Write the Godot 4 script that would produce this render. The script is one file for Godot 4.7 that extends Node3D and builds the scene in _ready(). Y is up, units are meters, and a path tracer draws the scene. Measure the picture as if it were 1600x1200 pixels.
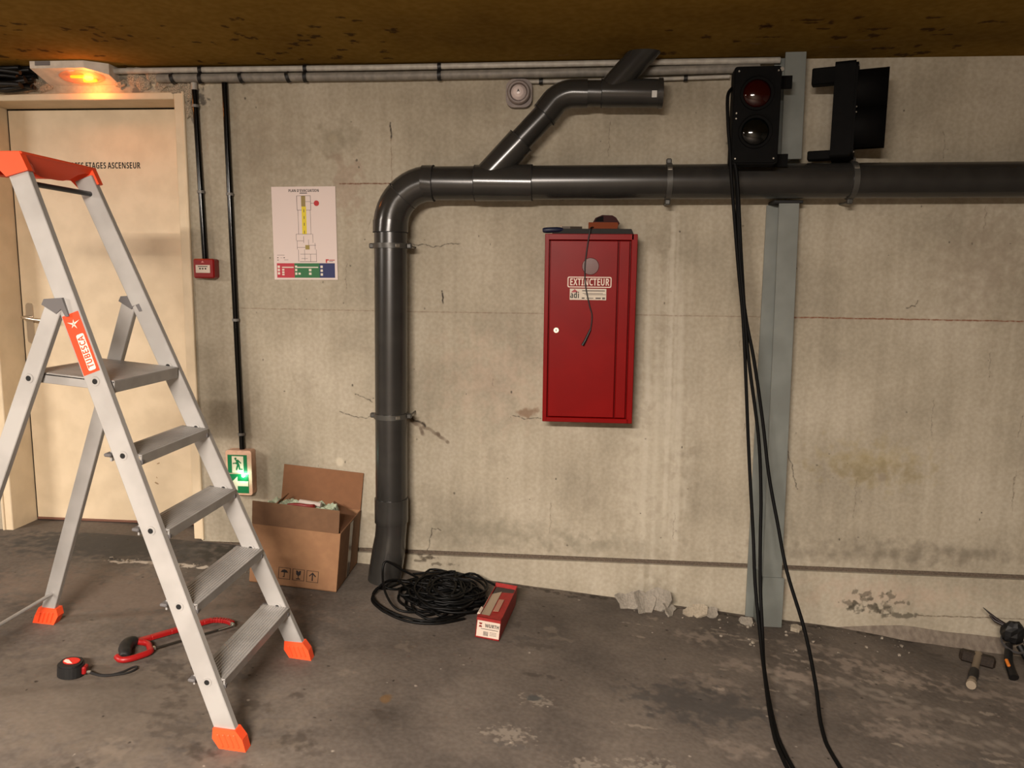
extends Node3D
# Underground car park: concrete wall with service door, drain pipe, red cabinet, signals, ladder.
const SLOPE := 0.093
const LAMP := Color(1.0, 0.948, 0.90)
var M := {}
var used := {}
var rng := RandomNumberGenerator.new()

# ------------------------------------------------------------------ helpers
func floor_y(x: float) -> float:
	var a := -SLOPE * x
	return minf(a, 0.19) if a < 0.15 or a > 0.23 else a - pow(a - 0.15, 2.0) / 0.16 * 1.0

func mat(key: String, c: Color, rough := 0.8, metal := 0.0, spec := 0.5) -> StandardMaterial3D:
	if M.has(key):
		return M[key]
	var m := StandardMaterial3D.new()
	m.albedo_color = c
	m.roughness = rough
	m.metallic = metal
	m.metallic_specular = spec
	M[key] = m
	return m

func noise_tex(sd: int, freq: float, oct: int, stops: Array, size := 512) -> NoiseTexture2D:
	var n := FastNoiseLite.new()
	n.seed = sd
	n.frequency = freq
	n.fractal_octaves = oct
	var t := NoiseTexture2D.new()
	t.width = size
	t.height = size
	t.seamless = true
	t.noise = n
	var g := Gradient.new()
	var offs := PackedFloat32Array()
	var cols := PackedColorArray()
	for s in stops:
		offs.append(s[0])
		cols.append(s[1])
	g.offsets = offs
	g.colors = cols
	t.color_ramp = g
	return t

func grained(key: String, a: Color, b: Color, freq: float, rough: float, metal := 0.0, scale := 2.0, sd := 3) -> StandardMaterial3D:
	if M.has(key):
		return M[key]
	var m := mat(key, Color.WHITE, rough, metal)
	m.albedo_texture = noise_tex(sd, freq, 4, [[0.25, a], [0.75, b]])
	m.uv1_triplanar = true
	m.uv1_world_triplanar = false
	m.uv1_scale = Vector3.ONE * scale
	return m

func mb() -> SurfaceTool:
	var st := SurfaceTool.new()
	st.begin(Mesh.PRIMITIVE_TRIANGLES)
	return st

func tri(st: SurfaceTool, a: Vector3, b: Vector3, c: Vector3) -> void:   # counter-clockwise seen from outside
	st.add_vertex(a)
	st.add_vertex(c)
	st.add_vertex(b)

func quad(st: SurfaceTool, a: Vector3, b: Vector3, c: Vector3, d: Vector3) -> void:
	tri(st, a, b, c)
	tri(st, a, c, d)

func out_tri(st: SurfaceTool, a: Vector3, b: Vector3, c: Vector3, o: Vector3) -> void:
	if (b - a).cross(c - a).dot((a + b + c) / 3.0 - o) >= 0.0:
		tri(st, a, b, c)
	else:
		tri(st, a, c, b)

func out_quad(st: SurfaceTool, a: Vector3, b: Vector3, c: Vector3, d: Vector3, o: Vector3) -> void:
	out_tri(st, a, b, c, o)
	out_tri(st, a, c, d, o)

func box(st: SurfaceTool, at: Vector3, size: Vector3, bev := 0.002, bs := Basis.IDENTITY) -> void:
	st.set_smooth_group(-1)
	var h := size * 0.5
	bev = minf(bev, minf(h.x, minf(h.y, h.z)) * 0.9)
	for ax in 3:
		var j := (ax + 1) % 3
		var k := (ax + 2) % 3
		for s in [-1.0, 1.0]:
			var p := []
			for q in [[-1, -1], [1, -1], [1, 1], [-1, 1]]:
				var v := Vector3.ZERO
				v[ax] = s * h[ax]
				v[j] = q[0] * (h[j] - bev)
				v[k] = q[1] * (h[k] - bev)
				p.append(at + bs * v)
			out_quad(st, p[0], p[1], p[2], p[3], at)
			if bev > 0.0:
				for t in [-1.0, 1.0]:
					var e := []
					for u in [-1.0, 1.0]:
						var v1 := Vector3.ZERO
						v1[ax] = s * h[ax]
						v1[j] = t * (h[j] - bev)
						v1[k] = u * (h[k] - bev)
						var v2 := Vector3.ZERO
						v2[ax] = s * (h[ax] - bev)
						v2[j] = t * h[j]
						v2[k] = u * (h[k] - bev)
						e.append([at + bs * v1, at + bs * v2])
					out_quad(st, e[0][0], e[1][0], e[1][1], e[0][1], at)
	if bev > 0.0:
		for sx in [-1.0, 1.0]:
			for sy in [-1.0, 1.0]:
				for sz in [-1.0, 1.0]:
					var c := Vector3(sx * h.x, sy * h.y, sz * h.z)
					out_tri(st, at + bs * (c - Vector3(0, sy, sz) * bev), at + bs * (c - Vector3(sx, 0, sz) * bev), at + bs * (c - Vector3(sx, sy, 0) * bev), at)

func bar(st: SurfaceTool, a: Vector3, b: Vector3, w: float, t: float, side: Vector3, bev := 0.002) -> void:   # rectangular bar from a to b; t along side
	var y := (b - a).normalized()
	var z := (side - y * side.dot(y)).normalized()
	var x := y.cross(z)
	box(st, (a + b) * 0.5, Vector3(w, a.distance_to(b), t), bev, Basis(x, y, z))

func smooth(pts: Array, n := 6, closed := false) -> Array:
	var out := []
	var c := pts.size()
	for i in (c if closed else c - 1):
		var p0: Vector3 = pts[(i - 1 + c) % c] if closed or i > 0 else pts[0]
		var p1: Vector3 = pts[i]
		var p2: Vector3 = pts[(i + 1) % c]
		var p3: Vector3 = pts[(i + 2) % c] if closed or i + 2 < c else pts[c - 1]
		for k in n:
			out.append(p1.cubic_interpolate(p2, p0, p3, float(k) / n))
	if not closed:
		out.append(pts[c - 1])
	return out

func tube(st: SurfaceTool, pts: Array, r, seg := 12, caps := true, closed := false) -> void:   # r: number or an array with one radius per point
	var n := pts.size()
	var rings := []
	var nrm := Vector3.ZERO
	for i in n:
		var pa: Vector3 = pts[(i - 1 + n) % n] if closed or i > 0 else pts[0]
		var pb: Vector3 = pts[(i + 1) % n] if closed or i < n - 1 else pts[n - 1]
		var d := (pb - pa).normalized()
		if nrm == Vector3.ZERO:
			nrm = d.cross(Vector3.UP if absf(d.y) < 0.9 else Vector3.RIGHT).normalized()
		nrm = (nrm - d * nrm.dot(d)).normalized()
		var bi := d.cross(nrm)
		var rr: float = r[i] if r is Array else r
		var ring := []
		for k in seg:
			var a := TAU * k / seg
			ring.append((pts[i] as Vector3) + (nrm * cos(a) + bi * sin(a)) * rr)
		rings.append(ring)
	st.set_smooth_group(1)
	for i in (n if closed else n - 1):
		var r0: Array = rings[i]
		var r1: Array = rings[(i + 1) % n]
		for k in seg:
			var k2 := (k + 1) % seg
			quad(st, r0[k], r0[k2], r1[k2], r1[k])
	if caps and not closed:
		st.set_smooth_group(-1)
		for e in [0, n - 1]:
			for k in seg:
				var k2 := (k + 1) % seg
				if e == 0:
					tri(st, pts[0], rings[0][k2], rings[0][k])
				else:
					tri(st, pts[e], rings[e][k], rings[e][k2])

func lathe(st: SurfaceTool, prof: Array, xf: Transform3D, seg := 24) -> void:   # profile [radius, height] along local Y, flat shaded between profile points, smooth round
	for i in prof.size() - 1:
		st.set_smooth_group(2 + i)
		for k in seg:
			var a := TAU * k / seg
			var b := TAU * (k + 1) / seg
			var p := []
			for q in [[i, a], [i, b], [i + 1, b], [i + 1, a]]:
				var pr = prof[q[0]]
				p.append(xf * Vector3(pr[0] * cos(q[1]), pr[1], pr[0] * sin(q[1])))
			if prof[i][0] > 1e-6:
				tri(st, p[0], p[2], p[1])
			if prof[i + 1][0] > 1e-6:
				tri(st, p[0], p[3], p[2])

func prism(st: SurfaceTool, poly: PackedVector2Array, depth: float, xf := Transform3D.IDENTITY) -> void:   # polygon in local XY, thickness along Z centred on 0
	st.set_smooth_group(-1)
	if Geometry2D.is_polygon_clockwise(poly):
		poly = poly.duplicate()
		poly.reverse()
	var ids := Geometry2D.triangulate_polygon(poly)
	var h := depth * 0.5
	for i in range(0, ids.size(), 3):
		var a := poly[ids[i]]
		var b := poly[ids[i + 1]]
		var c := poly[ids[i + 2]]
		if (b - a).cross(c - a) < 0.0:
			var t := b
			b = c
			c = t
		tri(st, xf * Vector3(a.x, a.y, h), xf * Vector3(b.x, b.y, h), xf * Vector3(c.x, c.y, h))
		tri(st, xf * Vector3(a.x, a.y, -h), xf * Vector3(c.x, c.y, -h), xf * Vector3(b.x, b.y, -h))
	for i in poly.size():
		var a := poly[i]
		var b := poly[(i + 1) % poly.size()]
		quad(st, xf * Vector3(a.x, a.y, -h), xf * Vector3(b.x, b.y, -h), xf * Vector3(b.x, b.y, h), xf * Vector3(a.x, a.y, h))

func pv(a: Array) -> PackedVector2Array:
	var p := PackedVector2Array()
	for i in range(0, a.size(), 2):
		p.append(Vector2(a[i], a[i + 1]))
	return p

func round_rect(w: float, h: float, r: float, n := 5) -> PackedVector2Array:
	var p := PackedVector2Array()
	for q in [[1, 1, 0], [-1, 1, 1], [-1, -1, 2], [1, -1, 3]]:
		for i in n + 1:
			var a: float = (q[2] + float(i) / n) * PI / 2
			p.append(Vector2(q[0] * (w / 2 - r) + cos(a) * r, q[1] * (h / 2 - r) + sin(a) * r))
	return p

func disc(r: float, n := 20) -> PackedVector2Array:
	var p := PackedVector2Array()
	for i in n:
		p.append(Vector2(cos(TAU * i / n), sin(TAU * i / n)) * r)
	return p

func obj(called: String, st: SurfaceTool, m: Material, parent: Node = self) -> MeshInstance3D:
	st.generate_normals()
	var o := MeshInstance3D.new()
	o.mesh = st.commit()
	o.material_override = m
	o.name = called
	parent.add_child(o, true)
	return o

func meshobj(called: String, mesh: Mesh, m: Material, parent: Node = self) -> MeshInstance3D:
	var o := MeshInstance3D.new()
	o.mesh = mesh
	o.material_override = m
	o.name = called
	parent.add_child(o, true)
	return o

func numbered(called: String) -> String:
	used[called] = used.get(called, -1) + 1
	return called if used[called] == 0 else "%s_%03d" % [called, used[called]]

func thing(called: String, label: String, category: String, at := Vector3.ZERO, group := "") -> Node3D:
	var o := Node3D.new()
	o.name = numbered(called)
	add_child(o)
	o.position = at
	o.set_meta("label", label)
	o.set_meta("category", category)
	if group != "":
		o.set_meta("group", group)
	return o

func structure(called: String, label: String, category: String) -> Node3D:
	var o := thing(called, label, category)
	o.set_meta("kind", "structure")
	return o

func text_mesh(called: String, s: String, height: float, m: Material, parent: Node, at: Vector3, bs := Basis.IDENTITY, width := 0.0, bold := true, serif := false) -> MeshInstance3D:
	var f := SystemFont.new()
	f.font_names = PackedStringArray(["Droid Serif" if serif else "Droid Sans"])
	f.font_weight = 700 if bold else 400
	var t := TextMesh.new()
	t.text = s
	t.font = f
	t.font_size = 48
	t.pixel_size = height / 35.0
	t.depth = 0.0006
	var o := meshobj(called, t, m, parent)
	var sx := 1.0
	if width > 0.0:
		var w := t.get_aabb().size.x
		if w > 0.0:
			sx = width / w
	o.transform = Transform3D(bs * Basis.from_scale(Vector3(sx, 1, 1)), at)
	return o

# ------------------------------------------------------------------ painted surfaces (matter only: stains, cracks, chalk, joints)
func canvas(w: int, h: int, x0: float, y0: float, ppm: float, sd: int, base: Color, dark: Color, lite: Color, streak := 0.0, cloud := 0.009) -> Dictionary:
	var cl := FastNoiseLite.new()
	cl.seed = sd
	cl.frequency = 1.6 / ppm
	cl.fractal_octaves = 5
	var fine := FastNoiseLite.new()
	fine.seed = sd + 7
	fine.frequency = 0.11
	fine.fractal_octaves = 3
	var mid := FastNoiseLite.new()
	mid.seed = sd + 13
	mid.frequency = 9.0 / ppm
	mid.fractal_octaves = 4
	var a := cl.get_image(w, h, false, false, false).get_data()
	var b := fine.get_image(w, h, false, false, false).get_data()
	var c := mid.get_image(w, h, false, false, false).get_data()
	var st := PackedByteArray()
	if streak > 0.0:
		var sn := FastNoiseLite.new()
		sn.seed = sd + 21
		sn.frequency = 0.045
		var small := sn.get_image(w, maxi(h / 28, 8), false, false, false)
		small.resize(w, h, Image.INTERPOLATE_CUBIC)
		st = small.get_data()
	var buf := PackedFloat32Array()
	buf.resize(w * h * 3)
	for i in w * h:
		var v := (a[i] - 128) * cloud + (c[i] - 128) * cloud * 0.16
		var g := (b[i] - 128) * 0.0003
		if streak > 0.0:
			g += (st[i] - 128) * streak
		var k := clampf(absf(v), 0.0, 1.0)
		var t := lite if v > 0.0 else dark
		buf[i * 3] = base.r + (t.r - base.r) * k + g
		buf[i * 3 + 1] = base.g + (t.g - base.g) * k + g
		buf[i * 3 + 2] = base.b + (t.b - base.b) * k + g
	var n := FastNoiseLite.new()
	n.seed = sd + 31
	n.frequency = 14.0
	n.fractal_octaves = 4
	return {"w": w, "h": h, "x0": x0, "y0": y0, "ppm": ppm, "buf": buf, "n": n}

func dab(cv: Dictionary, px: int, py: int, col: Color, k: float) -> void:
	if px < 0 or py < 0 or px >= cv.w or py >= cv.h or k <= 0.0:
		return
	var i: int = (py * cv.w + px) * 3
	var buf: PackedFloat32Array = cv.buf
	buf[i] += (col.r - buf[i]) * k
	buf[i + 1] += (col.g - buf[i + 1]) * k
	buf[i + 2] += (col.b - buf[i + 2]) * k

func blot(cv: Dictionary, x: float, y: float, rx: float, ry: float, col: Color, k: float, rag := 0.8, fr := 1.0, hard := 2.2) -> void:   # a stain with a ragged outline; x, y in metres from the canvas origin axes
	var n: FastNoiseLite = cv.n
	var buf: PackedFloat32Array = cv.buf
	var ppm: float = cv.ppm
	var w: int = cv.w
	var x0: float = cv.x0
	var y0: float = cv.y0
	var cx := (x - x0) * ppm
	var cy := absf(y - y0) * ppm
	var ex := rx * ppm * 1.5
	var ey := ry * ppm * 1.5
	for py in range(maxi(int(cy - ey), 0), mini(int(cy + ey) + 1, cv.h)):
		for px in range(maxi(int(cx - ex), 0), mini(int(cx + ex) + 1, w)):
			var u := (px - cx) / (rx * ppm)
			var v := (py - cy) / (ry * ppm)
			var d := 1.0 - sqrt(u * u + v * v) + n.get_noise_2d(px / ppm * fr, py / ppm * fr) * rag
			var s := clampf(d * hard, 0.0, 1.0) * k
			if s > 0.0:
				var i := (py * w + px) * 3
				buf[i] += (col.r - buf[i]) * s
				buf[i + 1] += (col.g - buf[i + 1]) * s
				buf[i + 2] += (col.b - buf[i + 2]) * s
	cv.buf = buf

func stroke(cv: Dictionary, pts: Array, width: float, col: Color, k: float, wob := 0.004) -> void:   # a crack, joint or run mark
	var n: FastNoiseLite = cv.n
	var buf: PackedFloat32Array = cv.buf
	var ppm: float = cv.ppm
	for s in pts.size() - 1:
		var a: Vector2 = pts[s]
		var b: Vector2 = pts[s + 1]
		var steps := int(a.distance_to(b) * ppm * 1.5) + 1
		for i in steps:
			var p := a.lerp(b, float(i) / steps)
			p.y += n.get_noise_2d(p.x * 1.5, p.y * 1.5 + 9.0) * wob
			p.x += n.get_noise_2d(p.y * 1.5 + 3.0, p.x * 1.5) * wob
			var q := Vector2((p.x - cv.x0) * ppm, absf(p.y - cv.y0) * ppm)
			var r := maxf(width * ppm * 0.5, 0.5)
			var kk := k * clampf(0.75 + n.get_noise_2d(p.x * 4.0, p.y * 4.0) * 1.1, 0.1, 1.0)
			for py in range(int(q.y - r), int(q.y + r) + 2):
				for px in range(int(q.x - r), int(q.x + r) + 2):
					var f := clampf(r + 0.5 - Vector2(px, py).distance_to(q), 0.0, 1.0) * kk * 0.6
					if f > 0.0 and px >= 0 and py >= 0 and px < cv.w and py < cv.h:
						var j: int = (py * cv.w + px) * 3
						buf[j] += (col.r - buf[j]) * f
						buf[j + 1] += (col.g - buf[j + 1]) * f
						buf[j + 2] += (col.b - buf[j + 2]) * f
	cv.buf = buf

func v2(a: Array) -> Array:
	var o := []
	for i in range(0, a.size(), 2):
		o.append(Vector2(a[i], a[i + 1]))
	return o

func finish(cv: Dictionary) -> ImageTexture:
	var n: int = cv.w * cv.h * 3
	var by := PackedByteArray()
	by.resize(n)
	var buf: PackedFloat32Array = cv.buf
	for i in n:
		by[i] = int(clampf(buf[i], 0.0, 1.0) * 255.0)
	return ImageTexture.create_from_image(Image.create_from_data(cv.w, cv.h, false, Image.FORMAT_RGB8, by))

func relief(w: int, h: int, sd: int, freq: float) -> ImageTexture:
	var n := FastNoiseLite.new()
	n.seed = sd
	n.frequency = freq
	n.fractal_octaves = 4
	var im := n.get_image(w, h, false, false, false)
	im.convert(Image.FORMAT_RGB8)
	return ImageTexture.create_from_image(im)

func wall_material() -> StandardMaterial3D:
	var cv := canvas(2048, 1064, -3.0, 2.4, 393.8, 11, Color(0.62, 0.585, 0.515), Color(0.50, 0.47, 0.41), Color(0.70, 0.665, 0.60), 0.00022, 0.0062)
	var brown := Color(0.36, 0.27, 0.20)
	var darkc := Color(0.17, 0.15, 0.13)
	# pale lime runs below the horizontal pipe
	for i in 26:
		var x := 0.24 + rng.randf() * 0.30
		var y0 := 1.80 - rng.randf() * 0.5
		stroke(cv, v2([x, y0, x + 0.01, 0.9, x + 0.012, y0 - 0.6 - rng.randf() * 0.9]), 0.008 + rng.randf() * 0.022, Color(0.73, 0.70, 0.64), 0.025 + rng.randf() * 0.045, 0.006)
	blot(cv, 0.36, 0.55, 0.16, 0.6, Color(0.76, 0.73, 0.66), 0.3, 0.7)
	# clouds of grime low on the wall
	blot(cv, -0.45, 0.27, 0.55, 0.09, Color(0.42, 0.40, 0.34), 0.42, 0.9, 1.0, 0.9)
	blot(cv, 0.1, 0.22, 0.3, 0.06, Color(0.42, 0.40, 0.34), 0.35, 0.9, 1.0, 0.9)
	blot(cv, 1.3, 0.24, 0.6, 0.06, Color(0.40, 0.37, 0.32), 0.5, 0.9, 1.0, 0.9)
	blot(cv, 1.75, 0.26, 0.5, 0.06, Color(0.40, 0.37, 0.32), 0.4, 0.9, 1.0, 0.9)
	blot(cv, 1.30, 0.65, 0.28, 0.12, Color(0.56, 0.50, 0.34), 0.5, 0.9, 1.0, 0.9)
	blot(cv, 1.30, 0.62, 0.22, 0.05, Color(0.44, 0.40, 0.31), 0.45, 1.2, 1.0, 0.9)
	blot(cv, 1.7, 1.55, 0.25, 0.3, Color(0.50, 0.45, 0.39), 0.4, 1.0, 1.0, 0.9)
	blot(cv, -1.09, 2.05, 0.13, 0.10, Color(0.46, 0.43, 0.36), 0.55, 0.9, 1.0, 0.9)
	blot(cv, -1.116, 2.06, 0.025, 0.025, Color(0.60, 0.56, 0.48), 0.7, 0.2)
	blot(cv, -1.06, 1.86, 0.08, 0.16, Color(0.55, 0.46, 0.40), 0.3, 0.9)
	blot(cv, -1.45, 2.0, 0.25, 0.25, Color(0.52, 0.47, 0.40), 0.35, 1.0, 1.0, 0.9)
	blot(cv, -1.117, 0.584, 0.026, 0.026, Color(0.76, 0.72, 0.64), 0.7, 0.2)
	blot(cv, 1.349, 0.593, 0.024, 0.024, Color(0.52, 0.48, 0.42), 0.7, 0.15)
	blot(cv, -0.4, 1.0, 0.3, 0.25, Color(0.69, 0.60, 0.53), 0.35, 1.0, 1.0, 0.9)
	blot(cv, 1.4, 0.05, 0.5, 0.08, Color(0.70, 0.60, 0.53), 0.4, 0.8, 1.0, 0.9)
	# mould on the plinth
	for i in 16:
		blot(cv, 1.24 + rng.randf() * 0.3, -0.03 + rng.randf() * 0.09, 0.012 + rng.randf() * 0.03, 0.008 + rng.randf() * 0.016, Color(0.27, 0.25, 0.21), 0.5, 1.4, 2.0)
	blot(cv, 1.47, -0.045, 0.10, 0.014, Color(0.27, 0.25, 0.21), 0.6, 1.2, 2.0)
	for i in 7:
		blot(cv, -0.75 + rng.randf() * 0.2, 0.10 + rng.randf() * 0.05, 0.03, 0.008, Color(0.25, 0.22, 0.18), 0.5, 1.3, 2.0)
	stroke(cv, v2([1.55, -0.04, 1.75, -0.036, 2.1, -0.034]), 0.004, Color(0.30, 0.25, 0.2), 0.8)
	# formwork joints
	stroke(cv, v2([-1.62, 1.302, -0.75, 1.297, 0.5, 1.296, 0.9, 1.296]), 0.0035, Color(0.40, 0.31, 0.25), 0.55, 0.002)
	stroke(cv, v2([0.9, 1.296, 2.2, 1.291]), 0.005, Color(0.42, 0.24, 0.17), 0.95, 0.002)
	stroke(cv, v2([-1.09, 1.865, -0.84, 1.865]), 0.005, Color(0.38, 0.24, 0.18), 0.9, 0.003)
	# cracks
	for c in [[-0.784, 1.615, -0.75, 1.60, -0.719, 1.595, -0.66, 1.592, -0.626, 1.593, -0.58, 1.602, -0.539, 1.602], [-0.95, 0.81, -0.99, 0.80, -1.027, 0.804, -1.112, 0.822], [-1.034, 0.913, -0.99, 0.898, -0.95, 0.87], [-0.301, 0.83, -0.24, 0.815, -0.169, 0.822], [0.93, 0.70, 0.945, 0.66, 0.967, 0.612, 0.97, 0.57, 0.991, 0.525], [1.393, 1.346, 1.432, 1.352, 1.441, 1.379], [-0.696, 0.175, -0.674, 0.28, -0.63, 0.27]]:
		stroke(cv, v2(c), 0.0035, darkc, 0.75, 0.010)
	for c in [[-0.778, 0.808, -0.703, 0.768, -0.607, 0.698], [-0.77, 0.8, -0.73, 0.76, -0.71, 0.72]]:
		stroke(cv, v2(c), 0.016, Color(0.38, 0.33, 0.28), 0.3, 0.02)
	stroke(cv, v2([-0.77, 0.81, -0.73, 0.785, -0.70, 0.77]), 0.008, darkc, 0.6, 0.012)
	blot(cv, -0.23, 0.845, 0.07, 0.022, Color(0.45, 0.36, 0.29), 0.7, 0.8)
	for c in [[-0.854, 2.131, -0.853, 2.06], [-0.624, 1.39, -0.621, 1.333], [0.80, 1.46, 0.795, 1.36], [-1.23, 1.455, -1.228, 1.435], [-0.86, 1.45, -0.858, 1.38], [-0.9, 1.3, -0.895, 1.15]]:
		stroke(cv, v2(c), 0.006, darkc, 0.8, 0.006)
	stroke(cv, v2([-0.853, 2.06, -0.851, 1.87]), 0.003, brown, 0.6, 0.005)
	for i in 22:
		var x := -1.5 + rng.randf() * 3.6
		var y := 0.3 + rng.randf() * 1.9
		stroke(cv, v2([x, y, x + rng.randf_range(-0.005, 0.005), y - 0.02 - rng.randf() * 0.16]), 0.003, Color(0.33, 0.29, 0.24), 0.5, 0.01)
	for i in 110:
		blot(cv, -1.55 + rng.randf() * 3.7, 0.2 + rng.randf() * 2.1, 0.002 + rng.randf() * 0.0035, 0.002 + rng.randf() * 0.005, darkc, 0.25 + rng.randf() * 0.4, 0.6, 3.0)
	for i in 60:
		blot(cv, -1.55 + rng.randf() * 3.7, 0.2 + rng.randf() * 2.1, 0.01 + rng.randf() * 0.05, 0.01 + rng.randf() * 0.06, Color(0.47, 0.43, 0.37), 0.16, 1.4, 1.5)
	# broken render round the door head
	for i in 26:
		blot(cv, -2.05 + rng.randf() * 0.33, 2.15 + rng.randf() * 0.21, 0.02 + rng.randf() * 0.04, 0.015 + rng.randf() * 0.03, [Color(0.36, 0.34, 0.31), Color(0.76, 0.70, 0.60), Color(0.44, 0.38, 0.30)][i % 3], 0.7, 1.3, 2.0)
	for i in 10:
		blot(cv, -2.95 + rng.randf() * 0.5, 2.27 + rng.randf() * 0.06, 0.03, 0.02, [Color(0.4, 0.36, 0.3), Color(0.74, 0.68, 0.58)][i % 2], 0.6, 1.3, 2.0)
	blot(cv, -2.0, 2.34, 0.1, 0.035, Color(0.33, 0.31, 0.28), 0.6, 0.9)
	var m := mat("wall", Color.WHITE, 0.88, 0.0, 0.35)
	m.albedo_texture = finish(cv)
	m.heightmap_enabled = true
	m.heightmap_texture = relief(1024, 532, 5, 0.09)
	m.heightmap_scale = 0.02
	return m

func floor_material() -> StandardMaterial3D:
	var cv := canvas(2048, 945, -2.9, 0.0, 393.8, 57, Color(0.41, 0.375, 0.34), Color(0.30, 0.275, 0.25), Color(0.49, 0.45, 0.405), 0.0)
	# darker screed in front of the door with a chalky broken edge
	blot(cv, -2.15, 0.10, 0.62, 0.27, Color(0.27, 0.265, 0.255), 0.85, 0.55)
	blot(cv, -1.55, 0.10, 0.25, 0.14, Color(0.24, 0.22, 0.19), 0.7, 0.9)
	for i in 40:
		var t := rng.randf()
		blot(cv, -2.1 + t * 0.62, 0.325 - t * 0.045 + rng.randf_range(-0.012, 0.012), 0.012 + rng.randf() * 0.03, 0.007 + rng.randf() * 0.010, Color(0.78, 0.74, 0.68), 0.9, 0.9, 2.0)
	blot(cv, -1.8, 0.62, 0.8, 0.25, Color(0.50, 0.43, 0.375), 0.5, 0.8)
	blot(cv, -1.5, 1.35, 0.7, 0.35, Color(0.50, 0.45, 0.39), 0.4, 0.8)
	for i in 16:
		blot(cv, -1.5 + rng.randf() * 1.1, 1.1 + rng.randf() * 0.6, 0.02 + rng.randf() * 0.05, 0.015 + rng.randf() * 0.04, Color(0.25, 0.22, 0.19), 0.3 + rng.randf() * 0.25, 1.3, 1.5, 1.2)
	for i in 90:
		blot(cv, -2.2 + rng.randf() * 4.4, 0.1 + rng.randf() * 1.8, 0.012 + rng.randf() * 0.07, 0.01 + rng.randf() * 0.04, [Color(0.24, 0.215, 0.19), Color(0.30, 0.29, 0.28), Color(0.56, 0.51, 0.45)][i % 3], 0.25 + rng.randf() * 0.25, 1.4, 1.4)
	# chalk and plaster scuffs
	for i in 34:
		var x := 0.2 + rng.randf() * 1.9
		var z := 0.15 + rng.randf() * 0.95
		blot(cv, x, z, 0.015 + rng.randf() * 0.07, 0.004 + rng.randf() * 0.014, Color(0.68, 0.63, 0.56), 0.3 + rng.randf() * 0.4, 1.3, 2.0)
	for i in 20:
		blot(cv, 0.7 + rng.randf() * 0.4, 0.1 + rng.randf() * 0.3, 0.01 + rng.randf() * 0.03, 0.006 + rng.randf() * 0.012, Color(0.66, 0.61, 0.55), 0.5, 1.3, 2.0)
	for s in [[1.0, 0.50, 1.3, 0.62, 1.55, 0.70], [1.05, 0.56, 1.25, 0.66], [1.25, 0.85, 1.7, 0.82], [0.75, 0.45, 0.85, 0.75]]:
		stroke(cv, v2(s), 0.03, Color(0.56, 0.52, 0.47), 0.18, 0.05)
	for q in [[-0.12, 0.98, 0.05], [-0.2, 1.2, 0.07], [0.25, 1.28, 0.09], [0.05, 1.3, 0.06]]:
		blot(cv, q[0], q[1], q[2], q[2] * 0.6, Color(0.62, 0.58, 0.52), 0.6, 1.5, 2.5)
	blot(cv, -0.13, 0.97, 0.03, 0.02, Color(0.30, 0.30, 0.29), 0.9, 0.8)
	blot(cv, 0.45, 0.85, 0.25, 0.15, Color(0.27, 0.26, 0.25), 0.6, 0.9)
	blot(cv, -0.62, 1.1, 0.02, 0.03, Color(0.50, 0.36, 0.20), 0.6, 0.6)
	for i in 260:
		blot(cv, -2.4 + rng.randf() * 4.6, 0.05 + rng.randf() * 1.8, 0.002 + rng.randf() * 0.006, 0.002 + rng.randf() * 0.005, [Color(0.14, 0.12, 0.1), Color(0.74, 0.70, 0.64)][int(rng.randf() < 0.35)], 0.7, 0.7, 3.0)
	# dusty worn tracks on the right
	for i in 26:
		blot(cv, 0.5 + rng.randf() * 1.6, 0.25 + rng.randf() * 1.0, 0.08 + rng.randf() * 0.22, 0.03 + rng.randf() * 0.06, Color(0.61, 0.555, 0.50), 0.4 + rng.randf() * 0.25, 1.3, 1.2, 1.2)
	# dirt along the foot of the wall
	for i in 60:
		blot(cv, -0.8 + rng.randf() * 3.0, 0.01 + rng.randf() * 0.05, 0.02 + rng.randf() * 0.05, 0.006 + rng.randf() * 0.014, Color(0.19, 0.165, 0.14), 0.5, 1.2, 2.0)
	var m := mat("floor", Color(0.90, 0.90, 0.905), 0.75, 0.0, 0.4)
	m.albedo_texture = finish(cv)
	m.heightmap_enabled = true
	m.heightmap_texture = relief(1024, 472, 9, 0.07)
	m.heightmap_scale = 0.2
	return m

func ceiling_material() -> StandardMaterial3D:
	var cv := canvas(1040, 240, -3.0, 0.0, 200.0, 91, Color(0.48, 0.375, 0.15), Color(0.42, 0.32, 0.12), Color(0.52, 0.41, 0.18), 0.0)
	for i in 70:
		blot(cv, -2.9 + rng.randf() * 2.2, 0.02 + rng.randf() * 0.6, 0.006 + rng.randf() * 0.02, 0.006 + rng.randf() * 0.02, Color(0.13, 0.08, 0.04), 0.6, 1.3, 2.0)
	for i in 24:
		blot(cv, 0.3 + rng.randf() * 1.2, 0.02 + rng.randf() * 0.5, 0.01 + rng.randf() * 0.04, 0.008 + rng.randf() * 0.02, Color(0.14, 0.08, 0.04), 0.55, 1.3, 2.0)
	for q in [[0.98, 0.16], [1.06, 0.24], [0.66, 0.22], [-0.1, 0.1]]:
		blot(cv, q[0], q[1], 0.04, 0.012, Color(0.5, 0.4, 0.27), 0.7, 1.2, 2.0)
	blot(cv, -2.6, 0.0, 0.3, 0.05, Color(0.10, 0.07, 0.04), 0.7, 1.0)
	var m := mat("ceiling", Color.WHITE, 0.95, 0.0, 0.2)
	m.albedo_texture = finish(cv)
	return m

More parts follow.
